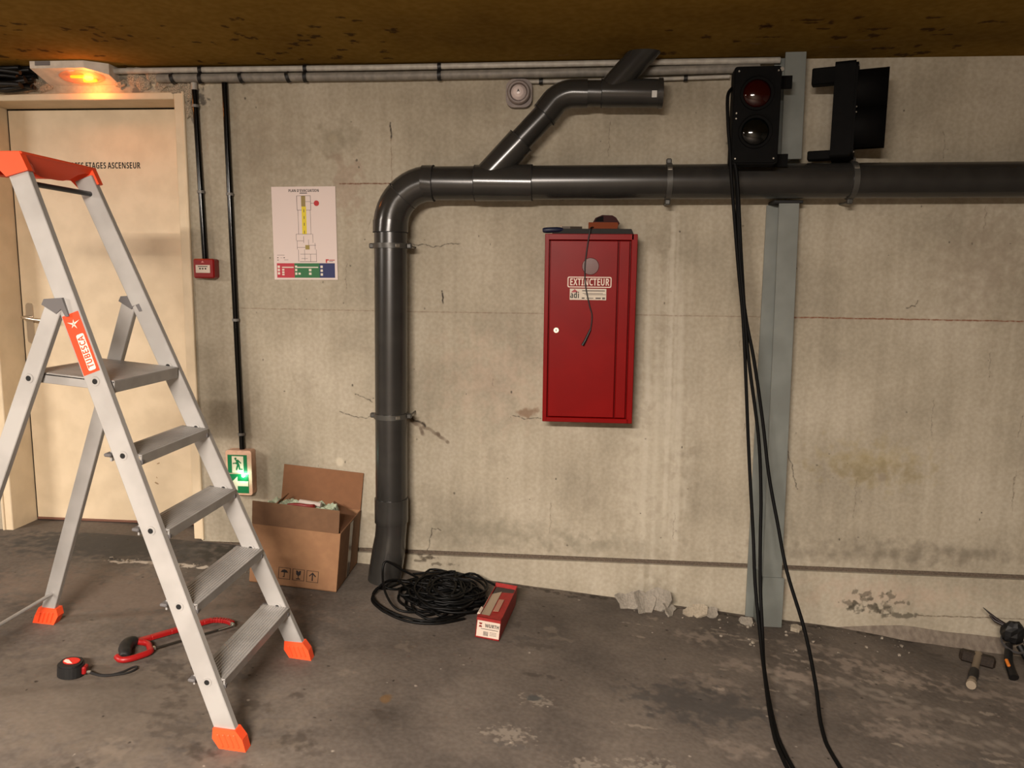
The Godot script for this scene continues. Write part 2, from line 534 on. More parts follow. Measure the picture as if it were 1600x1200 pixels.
# ------------------------------------------------------------------ structure
func wall_box(parent: Node, called: String, x0: float, x1: float, y0: float, y1: float, z0: float, z1: float, m: Material) -> void:
	var st := mb()
	st.set_smooth_group(-1)
	var f := func(v: Vector3) -> void:
		st.set_uv(Vector2((v.x + 3.0) / 5.2, (2.4 - v.y) / 2.7))
		st.add_vertex(v)
	var c := [Vector3(x0, y0, z1), Vector3(x1, y0, z1), Vector3(x1, y1, z1), Vector3(x0, y1, z1), Vector3(x0, y0, z0), Vector3(x1, y0, z0), Vector3(x1, y1, z0), Vector3(x0, y1, z0)]
	for q in [[0, 1, 2, 3], [5, 4, 7, 6], [1, 5, 6, 2], [4, 0, 3, 7], [3, 2, 6, 7], [4, 5, 1, 0]]:
		for i in [0, 2, 1, 0, 3, 2]:
			f.call(c[q[i]])
	obj(called, st, m, parent)

func build_shell() -> void:
	var wm := wall_material()
	var w := structure("wall_back", "long stained beige concrete wall with a recessed groove above the floor", "wall")
	wall_box(w, "wall_face", -1.805, 5.0, 0.170, 2.45, -0.3, 0.0, wm)
	wall_box(w, "wall_face", -7.5, -2.82, -0.1, 2.45, -0.3, 0.0, wm)
	wall_box(w, "lintel", -2.82, -1.805, 2.265, 2.45, -0.3, 0.0, wm)
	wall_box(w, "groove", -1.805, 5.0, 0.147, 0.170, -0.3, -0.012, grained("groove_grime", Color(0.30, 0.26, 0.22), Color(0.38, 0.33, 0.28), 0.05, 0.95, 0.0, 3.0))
	wall_box(w, "plinth", -1.805, 5.0, -0.7, 0.147, -0.3, 0.004, wm)
	wall_box(w, "wall_face", -2.82, -1.805, -0.1, 2.3, -0.42, -0.3, wm)
	# grey mortar fillet at the foot of the wall, right
	var st := mb()
	st.set_smooth_group(1)
	var n := FastNoiseLite.new()
	n.seed = 4
	n.frequency = 1.6
	var prev := []
	for i in 41:
		var x := 1.18 + i * 0.06
		var k := clampf((x - 1.18) / 0.3, 0.0, 1.0)
		var fy := floor_y(x)
		var hh := (0.055 + n.get_noise_1d(x) * 0.02) * k
		var dd := (0.05 + n.get_noise_1d(x + 50.0) * 0.02) * k
		var ring := [Vector3(x, fy + hh, 0.0), Vector3(x, fy + hh * 0.8, 0.010 * k), Vector3(x, fy + hh * 0.3, dd * 0.6), Vector3(x, fy - 0.004, dd)]
		if prev:
			for j in 3:
				quad(st, prev[j], prev[j + 1], ring[j + 1], ring[j])
		prev = ring
	obj("mortar_fillet", st, grained("mortar", Color(0.40, 0.36, 0.32), Color(0.50, 0.46, 0.41), 0.03, 0.95), w)
	# crumbled render beside the door head
	var cr := grained("render", Color(0.40, 0.37, 0.32), Color(0.72, 0.66, 0.57), 0.05, 0.95, 0.0, 6.0)
	for q in [[-2.03, 2.345, 0.05, 0.04], [-1.98, 2.30, 0.04, 0.035], [-1.93, 2.335, 0.04, 0.03], [-1.88, 2.30, 0.05, 0.03], [-1.82, 2.29, 0.045, 0.03], [-1.765, 2.27, 0.03, 0.05], [-1.775, 2.19, 0.02, 0.04], [-2.48, 2.30, 0.05, 0.03], [-2.56, 2.29, 0.05, 0.02], [-2.09, 2.30, 0.03, 0.02]]:
		var s := mb()
		lump(s, Vector3(q[0], q[1], 0.002), Vector3(q[2], q[3], 0.014), int(q[0] * 1000) & 255, 0.45)
		obj("render_lump", s, cr, w)
	# other walls
	var plain := grained("plain_concrete", Color(0.45, 0.42, 0.37), Color(0.55, 0.51, 0.45), 0.01, 0.9, 0.0, 0.7)
	for q in [["wall_left", "bare concrete wall closing the car park on the left", Vector3(-7.6, 1.0, 3.4), Vector3(0.2, 3.4, 7.6)], ["wall_right", "bare concrete wall closing the car park on the right", Vector3(5.1, 1.0, 3.4), Vector3(0.2, 3.4, 7.6)], ["wall_front", "bare concrete wall of the car park behind the viewer", Vector3(-1.25, 1.0, 7.1), Vector3(12.9, 3.4, 0.2)]]:
		var o := structure(q[0], q[1], "wall")
		var s := mb()
		box(s, q[2], q[3], 0.0)
		obj("wall_face", s, plain, o)
	# ceiling slab
	var cs := structure("ceiling", "low ochre brown ceiling slab with dark stains", "ceiling")
	var s2 := mb()
	s2.set_smooth_group(-1)
	for q in [[2.372, true], [2.6, false]]:
		var c := [Vector3(-7.7, q[0], -0.3), Vector3(5.2, q[0], -0.3), Vector3(5.2, q[0], 7.2), Vector3(-7.7, q[0], 7.2)]
		for i in ([0, 2, 1, 0, 3, 2] if not q[1] else [0, 1, 2, 0, 2, 3]):
			s2.set_uv(Vector2((c[i].x + 3.0) / 5.2, c[i].z / 1.2))
			s2.add_vertex(c[i])
	obj("slab", s2, ceiling_material(), cs)
	# floor: car park ramp falling to the right, level in front of the door
	var fl := structure("floor", "worn stained grey brown concrete floor sloping down to the right", "floor")
	var g := mb()
	g.set_smooth_group(1)
	var fn := FastNoiseLite.new()
	fn.seed = 21
	fn.frequency = 3.0
	fn.fractal_octaves = 3
	var xs := []
	var x := -7.7
	while x < 5.25:
		xs.append(x)
		x += 0.04 if x > -2.9 and x < 2.4 else 0.3
	var zs := []
	var z := -0.3
	while z < 7.3:
		zs.append(z)
		z += 0.04 if z < 1.9 else 0.3
	for i in xs.size() - 1:
		for j in zs.size() - 1:
			var p := []
			for q in [[i, j + 1], [i + 1, j + 1], [i + 1, j], [i, j]]:
				var vx: float = xs[q[0]]
				var vz: float = zs[q[1]]
				p.append(Vector3(vx, floor_y(vx) - 0.0015 + fn.get_noise_2d(vx, vz) * 0.003, vz))
			for k in [0, 2, 1, 0, 3, 2]:
				g.set_uv(Vector2((p[k].x + 2.9) / 5.2, p[k].z / 2.4))
				g.add_vertex(p[k])
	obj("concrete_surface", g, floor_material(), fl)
	var sb := mb()
	box(sb, Vector3(-1.25, -0.75, 3.4), Vector3(12.9, 0.2, 7.8), 0.0)
	obj("sub_base", sb, plain, fl)

func lump(st: SurfaceTool, at: Vector3, size: Vector3, sd: int, rough := 0.35, bs := Basis.IDENTITY, seg := 9) -> void:   # irregular solid
	var n := FastNoiseLite.new()
	n.seed = sd
	n.frequency = 1.1
	st.set_smooth_group(-1)
	var rings := []
	for i in seg / 2 + 2:
		var th := PI * i / (seg / 2 + 1)
		var ring := []
		for k in seg:
			var ph := TAU * k / seg
			var d := Vector3(sin(th) * cos(ph), cos(th), sin(th) * sin(ph))
			ring.append(at + bs * (d * size * (1.0 + n.get_noise_3dv(d * 1.7) * rough * 2.0)))
		rings.append(ring)
	for i in rings.size() - 1:
		for k in seg:
			var k2 := (k + 1) % seg
			out_tri(st, rings[i][k], rings[i][k2], rings[i + 1][k2], at)
			out_tri(st, rings[i][k], rings[i + 1][k2], rings[i + 1][k], at)

func build_door() -> void:
	var d := structure("door_1", "cream painted metal service door in a cream steel frame", "door")
	var cream := grained("cream", Color(0.79, 0.72, 0.605), Color(0.825, 0.755, 0.64), 0.012, 0.5, 0.0, 1.0, 8)
	var st := mb()
	box(st, Vector3(-2.80, 1.2225, -0.0825), Vector3(0.04, 2.085, 0.175), 0.003)
	box(st, Vector3(-1.825, 1.2225, -0.0825), Vector3(0.04, 2.085, 0.175), 0.003)
	box(st, Vector3(-2.3125, 2.25, -0.0825), Vector3(0.935, 0.03, 0.175), 0.003)
	# raised stop strips of the pressed steel frame
	box(st, Vector3(-1.800, 1.2225, 0.004), Vector3(0.012, 2.09, 0.016), 0.003)
	box(st, Vector3(-2.825, 1.2225, 0.004), Vector3(0.012, 2.09, 0.016), 0.003)
	obj("door_frame", st, cream, d)
	st = mb()
	box(st, Vector3(-2.3125, 1.213, -0.185), Vector3(0.925, 2.03, 0.04), 0.002)
	var leaf := obj("door_leaf", st, cream, d)
	# scuffs and dirty marks low on the leaf (dried dirt)
	var dirt := mat("door_dirt", Color(0.58, 0.49, 0.38), 0.9)
	st = mb()
	for i in 9:
		var q := disc(0.002 + rng.randf() * 0.005, 7)
		for k in q.size():
			q[k] = Vector2(q[k].x * 1.8, q[k].y * 0.7) * rng.randf_range(0.7, 1.2)
		prism(st, q, 0.0006, Transform3D(Basis(Vector3.BACK, rng.randf() * 3.0), Vector3(-2.3 + rng.randf() * 0.22, 0.32 + rng.randf() * 0.22, -0.1648)))
	obj("dirt_marks", st, dirt, leaf)
	st = mb()
	box(st, Vector3(-2.3125, 0.198, -0.172), Vector3(0.925, 0.012, 0.025), 0.002)
	obj("sill_strip", st, mat("sill", Color(0.42, 0.28, 0.22), 0.7), d)
	var h := Node3D.new()
	h.name = "door_handle"
	d.add_child(h)
	var chrome := mat("door_metal", Color(0.78, 0.75, 0.70), 0.3, 0.9)
	st = mb()
	prism(st, round_rect(0.038, 0.20, 0.018), 0.007, Transform3D(Basis.IDENTITY, Vector3(-2.735, 1.205, -0.162)))
	obj("plate", st, chrome, h)
	st = mb()
	tube(st, smooth([Vector3(-2.735, 1.235, -0.16), Vector3(-2.735, 1.235, -0.115), Vector3(-2.722, 1.234, -0.105), Vector3(-2.66, 1.225, -0.103), Vector3(-2.615, 1.222, -0.106)], 5), 0.0085, 10)
	obj("lever", st, chrome, h)
	var ink := mat("ink", Color(0.06, 0.055, 0.05), 0.7)
	text_mesh("lettering", "ACCES ETAGES ASCENSEUR", 0.029, ink, d, Vector3(-2.305, 1.969, -0.1645), Basis.IDENTITY, 0.375)

# ------------------------------------------------------------------ wall things
func conduit(called: String, label: String, pts: Array, r: float, m: Material, group := "") -> Node3D:
	var t := thing(called, label, "conduit", pts[0], group)
	var loc := []
	for p in pts:
		loc.append(p - pts[0])
	var st := mb()
	tube(st, loc, r, 14)
	obj("tube", st, m, t)
	return t

func strap(parent: Node, at: Vector3, r: float, m: Material, along: Vector3, w := 0.008) -> void:
	var st := mb()
	var rot := Basis(Quaternion(Vector3.UP, along.normalized()))
	lathe(st, [[r, -w], [r + 0.003, -w], [r + 0.003, w], [r, w]], Transform3D(rot, at), 16)
	obj("strap", st, m, parent)

func build_conduits() -> void:
	var pale := grained("pale_pvc", Color(0.60, 0.58, 0.54), Color(0.68, 0.66, 0.62), 0.02, 0.5)
	var grey := grained("grey_conduit", Color(0.44, 0.42, 0.39), Color(0.52, 0.50, 0.46), 0.02, 0.55)
	var black := mat("black_plastic", Color(0.03, 0.029, 0.028), 0.16, 0.0, 0.35)
	var tie := mat("black_tie", Color(0.03, 0.028, 0.026), 0.5)
	var clipm := mat("clip_grey", Color(0.42, 0.41, 0.39), 0.5)
	var p := [Vector3(-2.12, 2.352, 0.03), Vector3(-0.9, 2.352, 0.03), Vector3(0.1, 2.356, 0.035), Vector3(0.80, 2.357, 0.04)]
	var t := conduit("ceiling_conduit", "pale upper plastic conduit running just under the ceiling from the lit lamp", p, 0.0125, pale, "conduits under the ceiling")
	for x in [-1.701, -1.223, -0.628]:
		strap(t, Vector3(x, 2.352, 0.03) - p[0], 0.0135, tie, Vector3.RIGHT)
	p = [Vector3(-1.90, 2.318, 0.03), Vector3(-0.9, 2.316, 0.03), Vector3(0.2, 2.322, 0.03), Vector3(0.72, 2.33, 0.03)]
	t = conduit("ceiling_conduit", "thicker grey conduit with black ties below the pale conduit", p, 0.0185, grey, "conduits under the ceiling")
	for x in [-1.83, -1.701, -1.515, -1.302, -1.223, -0.628]:
		strap(t, Vector3(x, 2.317, 0.03) - p[0], 0.020, tie, Vector3(1, 0.25 if x in [-1.83, -1.515, -1.302] else 0.0, 0))
	p = [Vector3(-0.25, 2.287, 0.02), Vector3(0.15, 2.289, 0.02), Vector3(0.60, 2.297, 0.03)]
	t = conduit("ceiling_conduit", "thin white conduit between the round siren and the traffic signal", p, 0.008, pale, "conduits under the ceiling")
	for x in [-0.19, 0.42]:
		strap(t, Vector3(x, 2.288 if x < 0 else 2.294, 0.022) - p[0], 0.010, tie, Vector3.RIGHT)
	# black drops
	t = conduit("wall_conduit", "black vertical conduit dropping to the red alarm call point", [Vector3(-1.738, 2.27, 0.02), Vector3(-1.722, 1.52, 0.02)], 0.0125, black, "black wall conduits")
	for q in [[-1.7365, 2.20], [-1.7285, 1.825]]:
		strap(t, Vector3(q[0], q[1], 0.02) - Vector3(-1.738, 2.27, 0.02), 0.0135, clipm, Vector3.UP, 0.006)
	var st := mb()
	tube(st, [Vector3(0, 0, 0), Vector3(-0.001, 0.045, 0)], 0.0135, 12)
	obj("sleeve", st, pale, t)
	t = conduit("wall_conduit", "longer black vertical conduit dropping to the green exit sign", [Vector3(-1.598, 2.30, 0.02), Vector3(-1.587, 1.25, 0.02), Vector3(-1.579, 0.63, 0.02)], 0.0125, black, "black wall conduits")
	for q in [[-1.593, 1.815], [-1.587, 1.247], [-1.5795, 0.71]]:
		strap(t, Vector3(q[0], q[1], 0.02) - Vector3(-1.598, 2.30, 0.02), 0.0135, clipm, Vector3.UP, 0.006)
	# bundle of black cables left of the lamp
	var b := thing("cable_bundle", "tangled bundle of dark cables in the corner left of the lit lamp", "cables", Vector3(-2.5, 2.33, 0.05))
	for i in 16:
		var y := rng.randf_range(-0.055, 0.035)
		var z := rng.randf_range(-0.03, 0.07)
		var pts := [Vector3(0.03 - rng.randf() * 0.05, y, z)]
		for k in 6:
			pts.append(Vector3(-0.12 * (k + 1), clampf(y + rng.randf_range(-0.02, 0.02), -0.065, 0.03), z + rng.randf_range(-0.015, 0.015)))
		st = mb()
		tube(st, smooth(pts, 4), 0.008 + rng.randf() * 0.004, 8)
		obj("cable", st, tie, b)

func build_lamp() -> void:
	var at := Vector3(-2.265, 2.342, 0.0)
	var t := thing("emergency_light", "white emergency light glowing amber above the cream door", "lamp", at)
	var white := grained("lamp_white", Color(0.74, 0.70, 0.64), Color(0.80, 0.76, 0.70), 0.02, 0.5)
	# body: shallow wedge, its underside sloping down towards the wall, right end chamfered
	var st := mb()
	st.set_smooth_group(-1)
	var secs := []
	for q in [[-0.165, 0.13], [0.085, 0.13], [0.165, 0.075]]:
		secs.append([Vector3(q[0], 0.034, 0.0), Vector3(q[0], 0.034, q[1]), Vector3(q[0], 0.0 - (0.13 - q[1]) * 0.3, q[1]), Vector3(q[0], -0.042, 0.0)])
	for i in 2:
		for k in 4:
			quad(st, secs[i][k], secs[i][(k + 1) % 4], secs[i + 1][(k + 1) % 4], secs[i + 1][k])
	quad(st, secs[0][3], secs[0][2], secs[0][1], secs[0][0])
	quad(st, secs[2][0], secs[2][1], secs[2][2], secs[2][3])
	obj("body", st, white, t)
	st = mb()
	box(st, Vector3(-0.105, 0.020, 0.131), Vector3(0.07, 0.018, 0.003), 0.001)
	obj("rating_label", st, mat("label_grey", Color(0.40, 0.37, 0.36), 0.5), t)
	var amber := mat("amber_lens", Color(1.0, 0.45, 0.12, 0.35), 0.12)
	amber.transparency = BaseMaterial3D.TRANSPARENCY_ALPHA
	# lens: shallow oval bowl under the sloping face
	var slope := Basis(Vector3.RIGHT, -0.31)
	var lx := Transform3D(slope, Vector3(0.03, -0.021, 0.064)) * Transform3D(Basis.from_scale(Vector3(0.105, 0.020, 0.052)), Vector3.ZERO)
	st = mb()
	st.set_smooth_group(1)
	for i in 6:
		for k in 24:
			var p := []
			for q in [[i, k], [i, k + 1], [i + 1, k + 1], [i + 1, k]]:
				var a: float = PI / 2 * q[0] / 6.0
				var b: float = TAU * q[1] / 24.0
				p.append(lx * Vector3(cos(a) * cos(b), -sin(a), cos(a) * sin(b)))
			tri(st, p[0], p[1], p[2])
			if i < 5:
				tri(st, p[0], p[2], p[3])
	obj("lens", st, amber, t)
	var bulb := mat("amber_bulb", Color(1, 0.75, 0.2), 0.4)
	bulb.emission_enabled = true
	bulb.emission = Color(1.0, 0.62, 0.10)
	bulb.emission_energy_multiplier = 2.6
	st = mb()
	tube(st, [Vector3(0.03, -0.034, 0.05), Vector3(0.09, -0.034, 0.05)], 0.006, 10)
	obj("bulb", st, bulb, t)
	st = mb()
	tube(st, [Vector3(-0.01, -0.025, 0.082), Vector3(0.05, -0.025, 0.082)], 0.006, 10)
	obj("bulb", st, bulb, t)
	var l := OmniLight3D.new()
	l.name = "amber_glow"
	l.light_color = Color(1.0, 0.55, 0.22)
	l.light_energy = 0.05
	l.light_size = 0.03
	l.omni_range = 12.0
	l.omni_attenuation = 2.0
	l.shadow_enabled = true
	l.position = Vector3(0.06, -0.055, 0.075)
	t.add_child(l)

func build_call_point() -> void:
	var t := thing("alarm_call_point", "small red manual fire alarm call point with white plate", "alarm", Vector3(-1.715, 1.481, 0.0))
	var red := mat("alarm_red", Color(0.50, 0.035, 0.05), 0.35)
	var st := mb()
	box(st, Vector3(0, 0, 0.027), Vector3(0.10, 0.088, 0.054), 0.006)
	obj("housing", st, red, t)
	st = mb()
	box(st, Vector3(-0.002, -0.002, 0.055), Vector3(0.068, 0.036, 0.003), 0.001)
	obj("plate", st, mat("alarm_white", Color(0.78, 0.72, 0.66), 0.5), t)
	st = mb()
	for x in [-0.015, -0.002, 0.011]:
		prism(st, disc(0.0038, 12), 0.001, Transform3D(Basis.IDENTITY, Vector3(x, -0.001, 0.057)))
	box(st, Vector3(-0.002, 0.009, 0.057), Vector3(0.045, 0.003, 0.001), 0.0)
	obj("marks", st, M.ink if M.has("ink") else red, t)
	st = mb()
	prism(st, pv([-0.010, 0.026, 0.004, 0.026, -0.003, 0.036]), 0.001, Transform3D(Basis.IDENTITY, Vector3(0, 0, 0.0545)))
	obj("emblem", st, mat("alarm_pink", Color(0.75, 0.45, 0.43), 0.5), t)

func build_exit_sign() -> void:
	var at := Vector3(-1.585, 0.53, 0.0)
	var t := thing("exit_sign", "lit green running man exit sign with arrow low on the wall", "sign", at)
	var st := mb()
	prism(st, round_rect(0.125, 0.215, 0.012), 0.05, Transform3D(Basis.IDENTITY, Vector3(0, 0, 0.026)))
	obj("housing", st, grained("sign_body", Color(0.78, 0.62, 0.52), Color(0.84, 0.68, 0.58), 0.02, 0.45), t)
	var green := mat("sign_green", Color(0.0, 0.42, 0.24), 0.4)
	var pale := mat("sign_white", Color(0.85, 0.80, 0.70), 0.4)
	st = mb()
	box(st, Vector3(-0.006, 0.042, 0.0515), Vector3(0.094, 0.088, 0.001), 0.0)
	box(st, Vector3(0.0, -0.052, 0.0515), Vector3(0.092, 0.092, 0.001), 0.0)
	obj("panel", st, green, t)
	st = mb()
	box(st, Vector3(-0.004, 0.040, 0.0525), Vector3(0.056, 0.080, 0.0012), 0.0)
	var sh := Transform3D(Basis.IDENTITY, Vector3(0, -0.052, 0.0525))
	prism(st, pv([-0.044, 0.0, -0.008, 0.034, -0.008, 0.012, 0.044, 0.012, 0.044, -0.012, -0.008, -0.012, -0.008, -0.034]), 0.0012, sh)
	obj("doorway_and_arrow", st, pale, t)
	st = mb()
	var o := Transform3D(Basis.IDENTITY, Vector3(-0.004, 0.042, 0.0536))
	prism(st, disc(0.0055, 12), 0.001, Transform3D(Basis.IDENTITY, Vector3(-0.014, 0.068, 0.0536)))
	prism(st, pv([-0.012, 0.020, 0.002, 0.022, 0.018, 0.006, 0.015, 0.002, 0.003, 0.012, 0.010, -0.006, 0.012, -0.022, 0.024, -0.022, 0.024, -0.027, 0.006, -0.027, 0.003, -0.010, -0.004, -0.030, -0.010, -0.028, -0.003, -0.002, -0.012, 0.002, -0.024, 0.000, -0.024, 0.005, -0.010, 0.007, -0.006, 0.012]), 0.001, o)
	obj("running_figure", st, green, t)
	var led := mat("sign_led", Color(0.8, 1.0, 0.95), 0.3)
	led.emission_enabled = true
	led.emission = Color(0.75, 1.0, 0.92)
	led.emission_energy_multiplier = 5.0
	st = mb()
	lathe(st, [[0.009, -0.002], [0.009, 0.003], [0.005, 0.007], [0.0, 0.008]], Transform3D(Basis(Vector3.RIGHT, PI / 2), Vector3(0.022, -0.012, 0.053)), 12)
	obj("led", st, led, t)
	var l := OmniLight3D.new()
	l.name = "sign_glow"
	l.light_color = Color(0.75, 1.0, 0.9)
	l.light_energy = 0.006
	l.light_size = 0.01
	l.omni_range = 10.0
	l.omni_attenuation = 2.0
	l.shadow_enabled = true
	l.position = Vector3(0.022, -0.012, 0.075)
	t.add_child(l)

func build_plan() -> void:
	var t := thing("evacuation_plan", "white evacuation plan poster with red green and blue bottom boxes", "poster", Vector3(-1.255, 1.643, 0.0))
	t.rotation.z = 0.008
	var im := Image.create(594, 832, false, Image.FORMAT_RGB8)
	im.fill(Color(0.80, 0.74, 0.71))
	var k := Color(0.25, 0.22, 0.22)
	var line := func(x: int, y: int, w: int, h: int) -> void:
		im.fill_rect(Rect2i(x, y, w, h), k)
	for q in [[232, 78, 4, 130], [232, 78, 130, 3], [360, 78, 4, 130], [232, 205, 130, 3], [240, 205, 3, 215], [356, 205, 3, 215], [280, 78, 3, 60], [300, 130, 62, 3], [216, 420, 150, 3], [216, 420, 3, 60], [222, 480, 3, 80], [232, 560, 3, 110], [244, 668, 160, 4], [400, 560, 3, 110], [390, 500, 3, 60], [372, 420, 3, 80], [225, 480, 60, 3], [285, 440, 3, 60], [225, 540, 90, 3], [330, 470, 3, 80], [330, 520, 70, 3], [250, 600, 150, 3], [290, 560, 3, 100], [345, 600, 3, 70], [260, 640, 60, 3]]:
		line.call(q[0], q[1], q[2], q[3])
	im.fill_rect(Rect2i(276, 175, 42, 245), Color(0.80, 0.72, 0.10))
	im.fill_rect(Rect2i(274, 80, 40, 95), Color(0.52, 0.45, 0.25))
	im.fill_rect(Rect2i(300, 520, 40, 40), Color(0.55, 0.48, 0.22))
	for y in [200, 260, 320, 390]:
		line.call(294, y, 6, 26)
	for y in range(120, 172):
		for x in range(390, 442):
			if Vector2(x - 416, y - 146).length() < 25:
				im.set_pixel(x, y, Color(0.66, 0.08, 0.10))
	line.call(364, 145, 28, 3)
	for q in [[24, 684, 166, 132, Color(0.66, 0.14, 0.20)], [190, 684, 238, 132, Color(0.10, 0.38, 0.20)], [428, 684, 144, 132, Color(0.07, 0.11, 0.32)]]:
		im.fill_rect(Rect2i(q[0], q[1], q[2], q[3]), q[4])
	var wcol := Color(0.80, 0.76, 0.70)
	for q in [[72, 716, 110, 10], [210, 716, 205, 10], [30, 705, 22, 22], [30, 735, 22, 22], [30, 765, 22, 22], [72, 735, 22, 16], [72, 758, 22, 16], [72, 780, 22, 14], [196, 705, 20, 20], [196, 735, 20, 20], [196, 768, 20, 22], [226, 770, 22, 18], [326, 735, 24, 22], [326, 768, 24, 22], [436, 705, 22, 22], [436, 740, 22, 22], [436, 775, 22, 22]]:
		im.fill_rect(Rect2i(q[0], q[1], q[2], q[3]), wcol)
	for q in [[30, 610, 70, 3], [30, 630, 12, 8], [90, 630, 12, 8], [60, 634, 20, 2], [30, 652, 14, 6], [95, 652, 40, 3]]:
		line.call(q[0], q[1], q[2], q[3])
	im.fill_rect(Rect2i(488, 648, 12, 32), Color(0.66, 0.08, 0.10))
	im.fill_rect(Rect2i(500, 648, 16, 12), Color(0.66, 0.08, 0.10))
	im.fill_rect(Rect2i(520, 652, 52, 8), Color(0.60, 0.25, 0.22))
	line.call(520, 666, 36, 4)
	line.call(262, 52, 70, 8)
	var m := mat("plan_print", Color.WHITE, 0.6)
	im.generate_mipmaps()
	m.albedo_texture = ImageTexture.create_from_image(im)
	var st := mb()
	box(st, Vector3(0, 0, 0.002), Vector3(0.297, 0.416, 0.003), 0.0)
	obj("backing", st, mat("plan_white", Color(0.80, 0.74, 0.71), 0.6), t)
	var qm := QuadMesh.new()
	qm.size = Vector2(0.295, 0.414)
	var o := meshobj("print", qm, m, t)
	o.position = Vector3(0, 0, 0.0040)
	text_mesh("title", "PLAN D'EVACUATION", 0.012, M.ink, t, Vector3(0.002, 0.190, 0.0042), Basis.IDENTITY, 0.14)

func build_siren() -> void:
	var t := thing("alarm_siren", "round white alarm siren on a rounded square base", "siren", Vector3(-0.283, 2.238, 0.0))
	var st := mb()
	prism(st, round_rect(0.112, 0.118, 0.035), 0.035, Transform3D(Basis.IDENTITY, Vector3(0, 0, 0.018)))
	var g := grained("siren_grey", Color(0.42, 0.37, 0.35), Color(0.48, 0.43, 0.40), 0.02, 0.5)
	obj("base", st, g, t)
	st = mb()
	var f := Transform3D(Basis(Vector3.RIGHT, PI / 2), Vector3(0, 0, 0.035))
	lathe(st, [[0.050, 0.0], [0.050, 0.018], [0.045, 0.024], [0.038, 0.024], [0.034, 0.012], [0.0, 0.012]], f, 28)
	obj("ring", st, g, t)
	st = mb()
	lathe(st, [[0.034, 0.010], [0.032, 0.020], [0.022, 0.032], [0.010, 0.037], [0.0, 0.038]], f, 24)
	obj("dome", st, mat("siren_white", Color(0.80, 0.74, 0.72), 0.3), t)
	st = mb()
	prism(st, pv([-0.006, -0.006, 0.0, 0.008, 0.006, -0.006, 0.0, -0.001]), 0.004, Transform3D(Basis.IDENTITY, Vector3(0, 0.002, 0.073)))
	obj("emblem", st, M.ink, t)

# ------------------------------------------------------------------ drain pipe
func ring_band(called: String, parent: Node, at: Vector3, along: Vector3, r0: float, r1: float, w: float, m: Material) -> Node3D:
	var st := mb()
	lathe(st, [[r0, -w], [r1, -w], [r1, w], [r0, w]], Transform3D(Basis(Quaternion(Vector3.UP, along.normalized())), at), 28)
	return obj(called, st, m, parent)

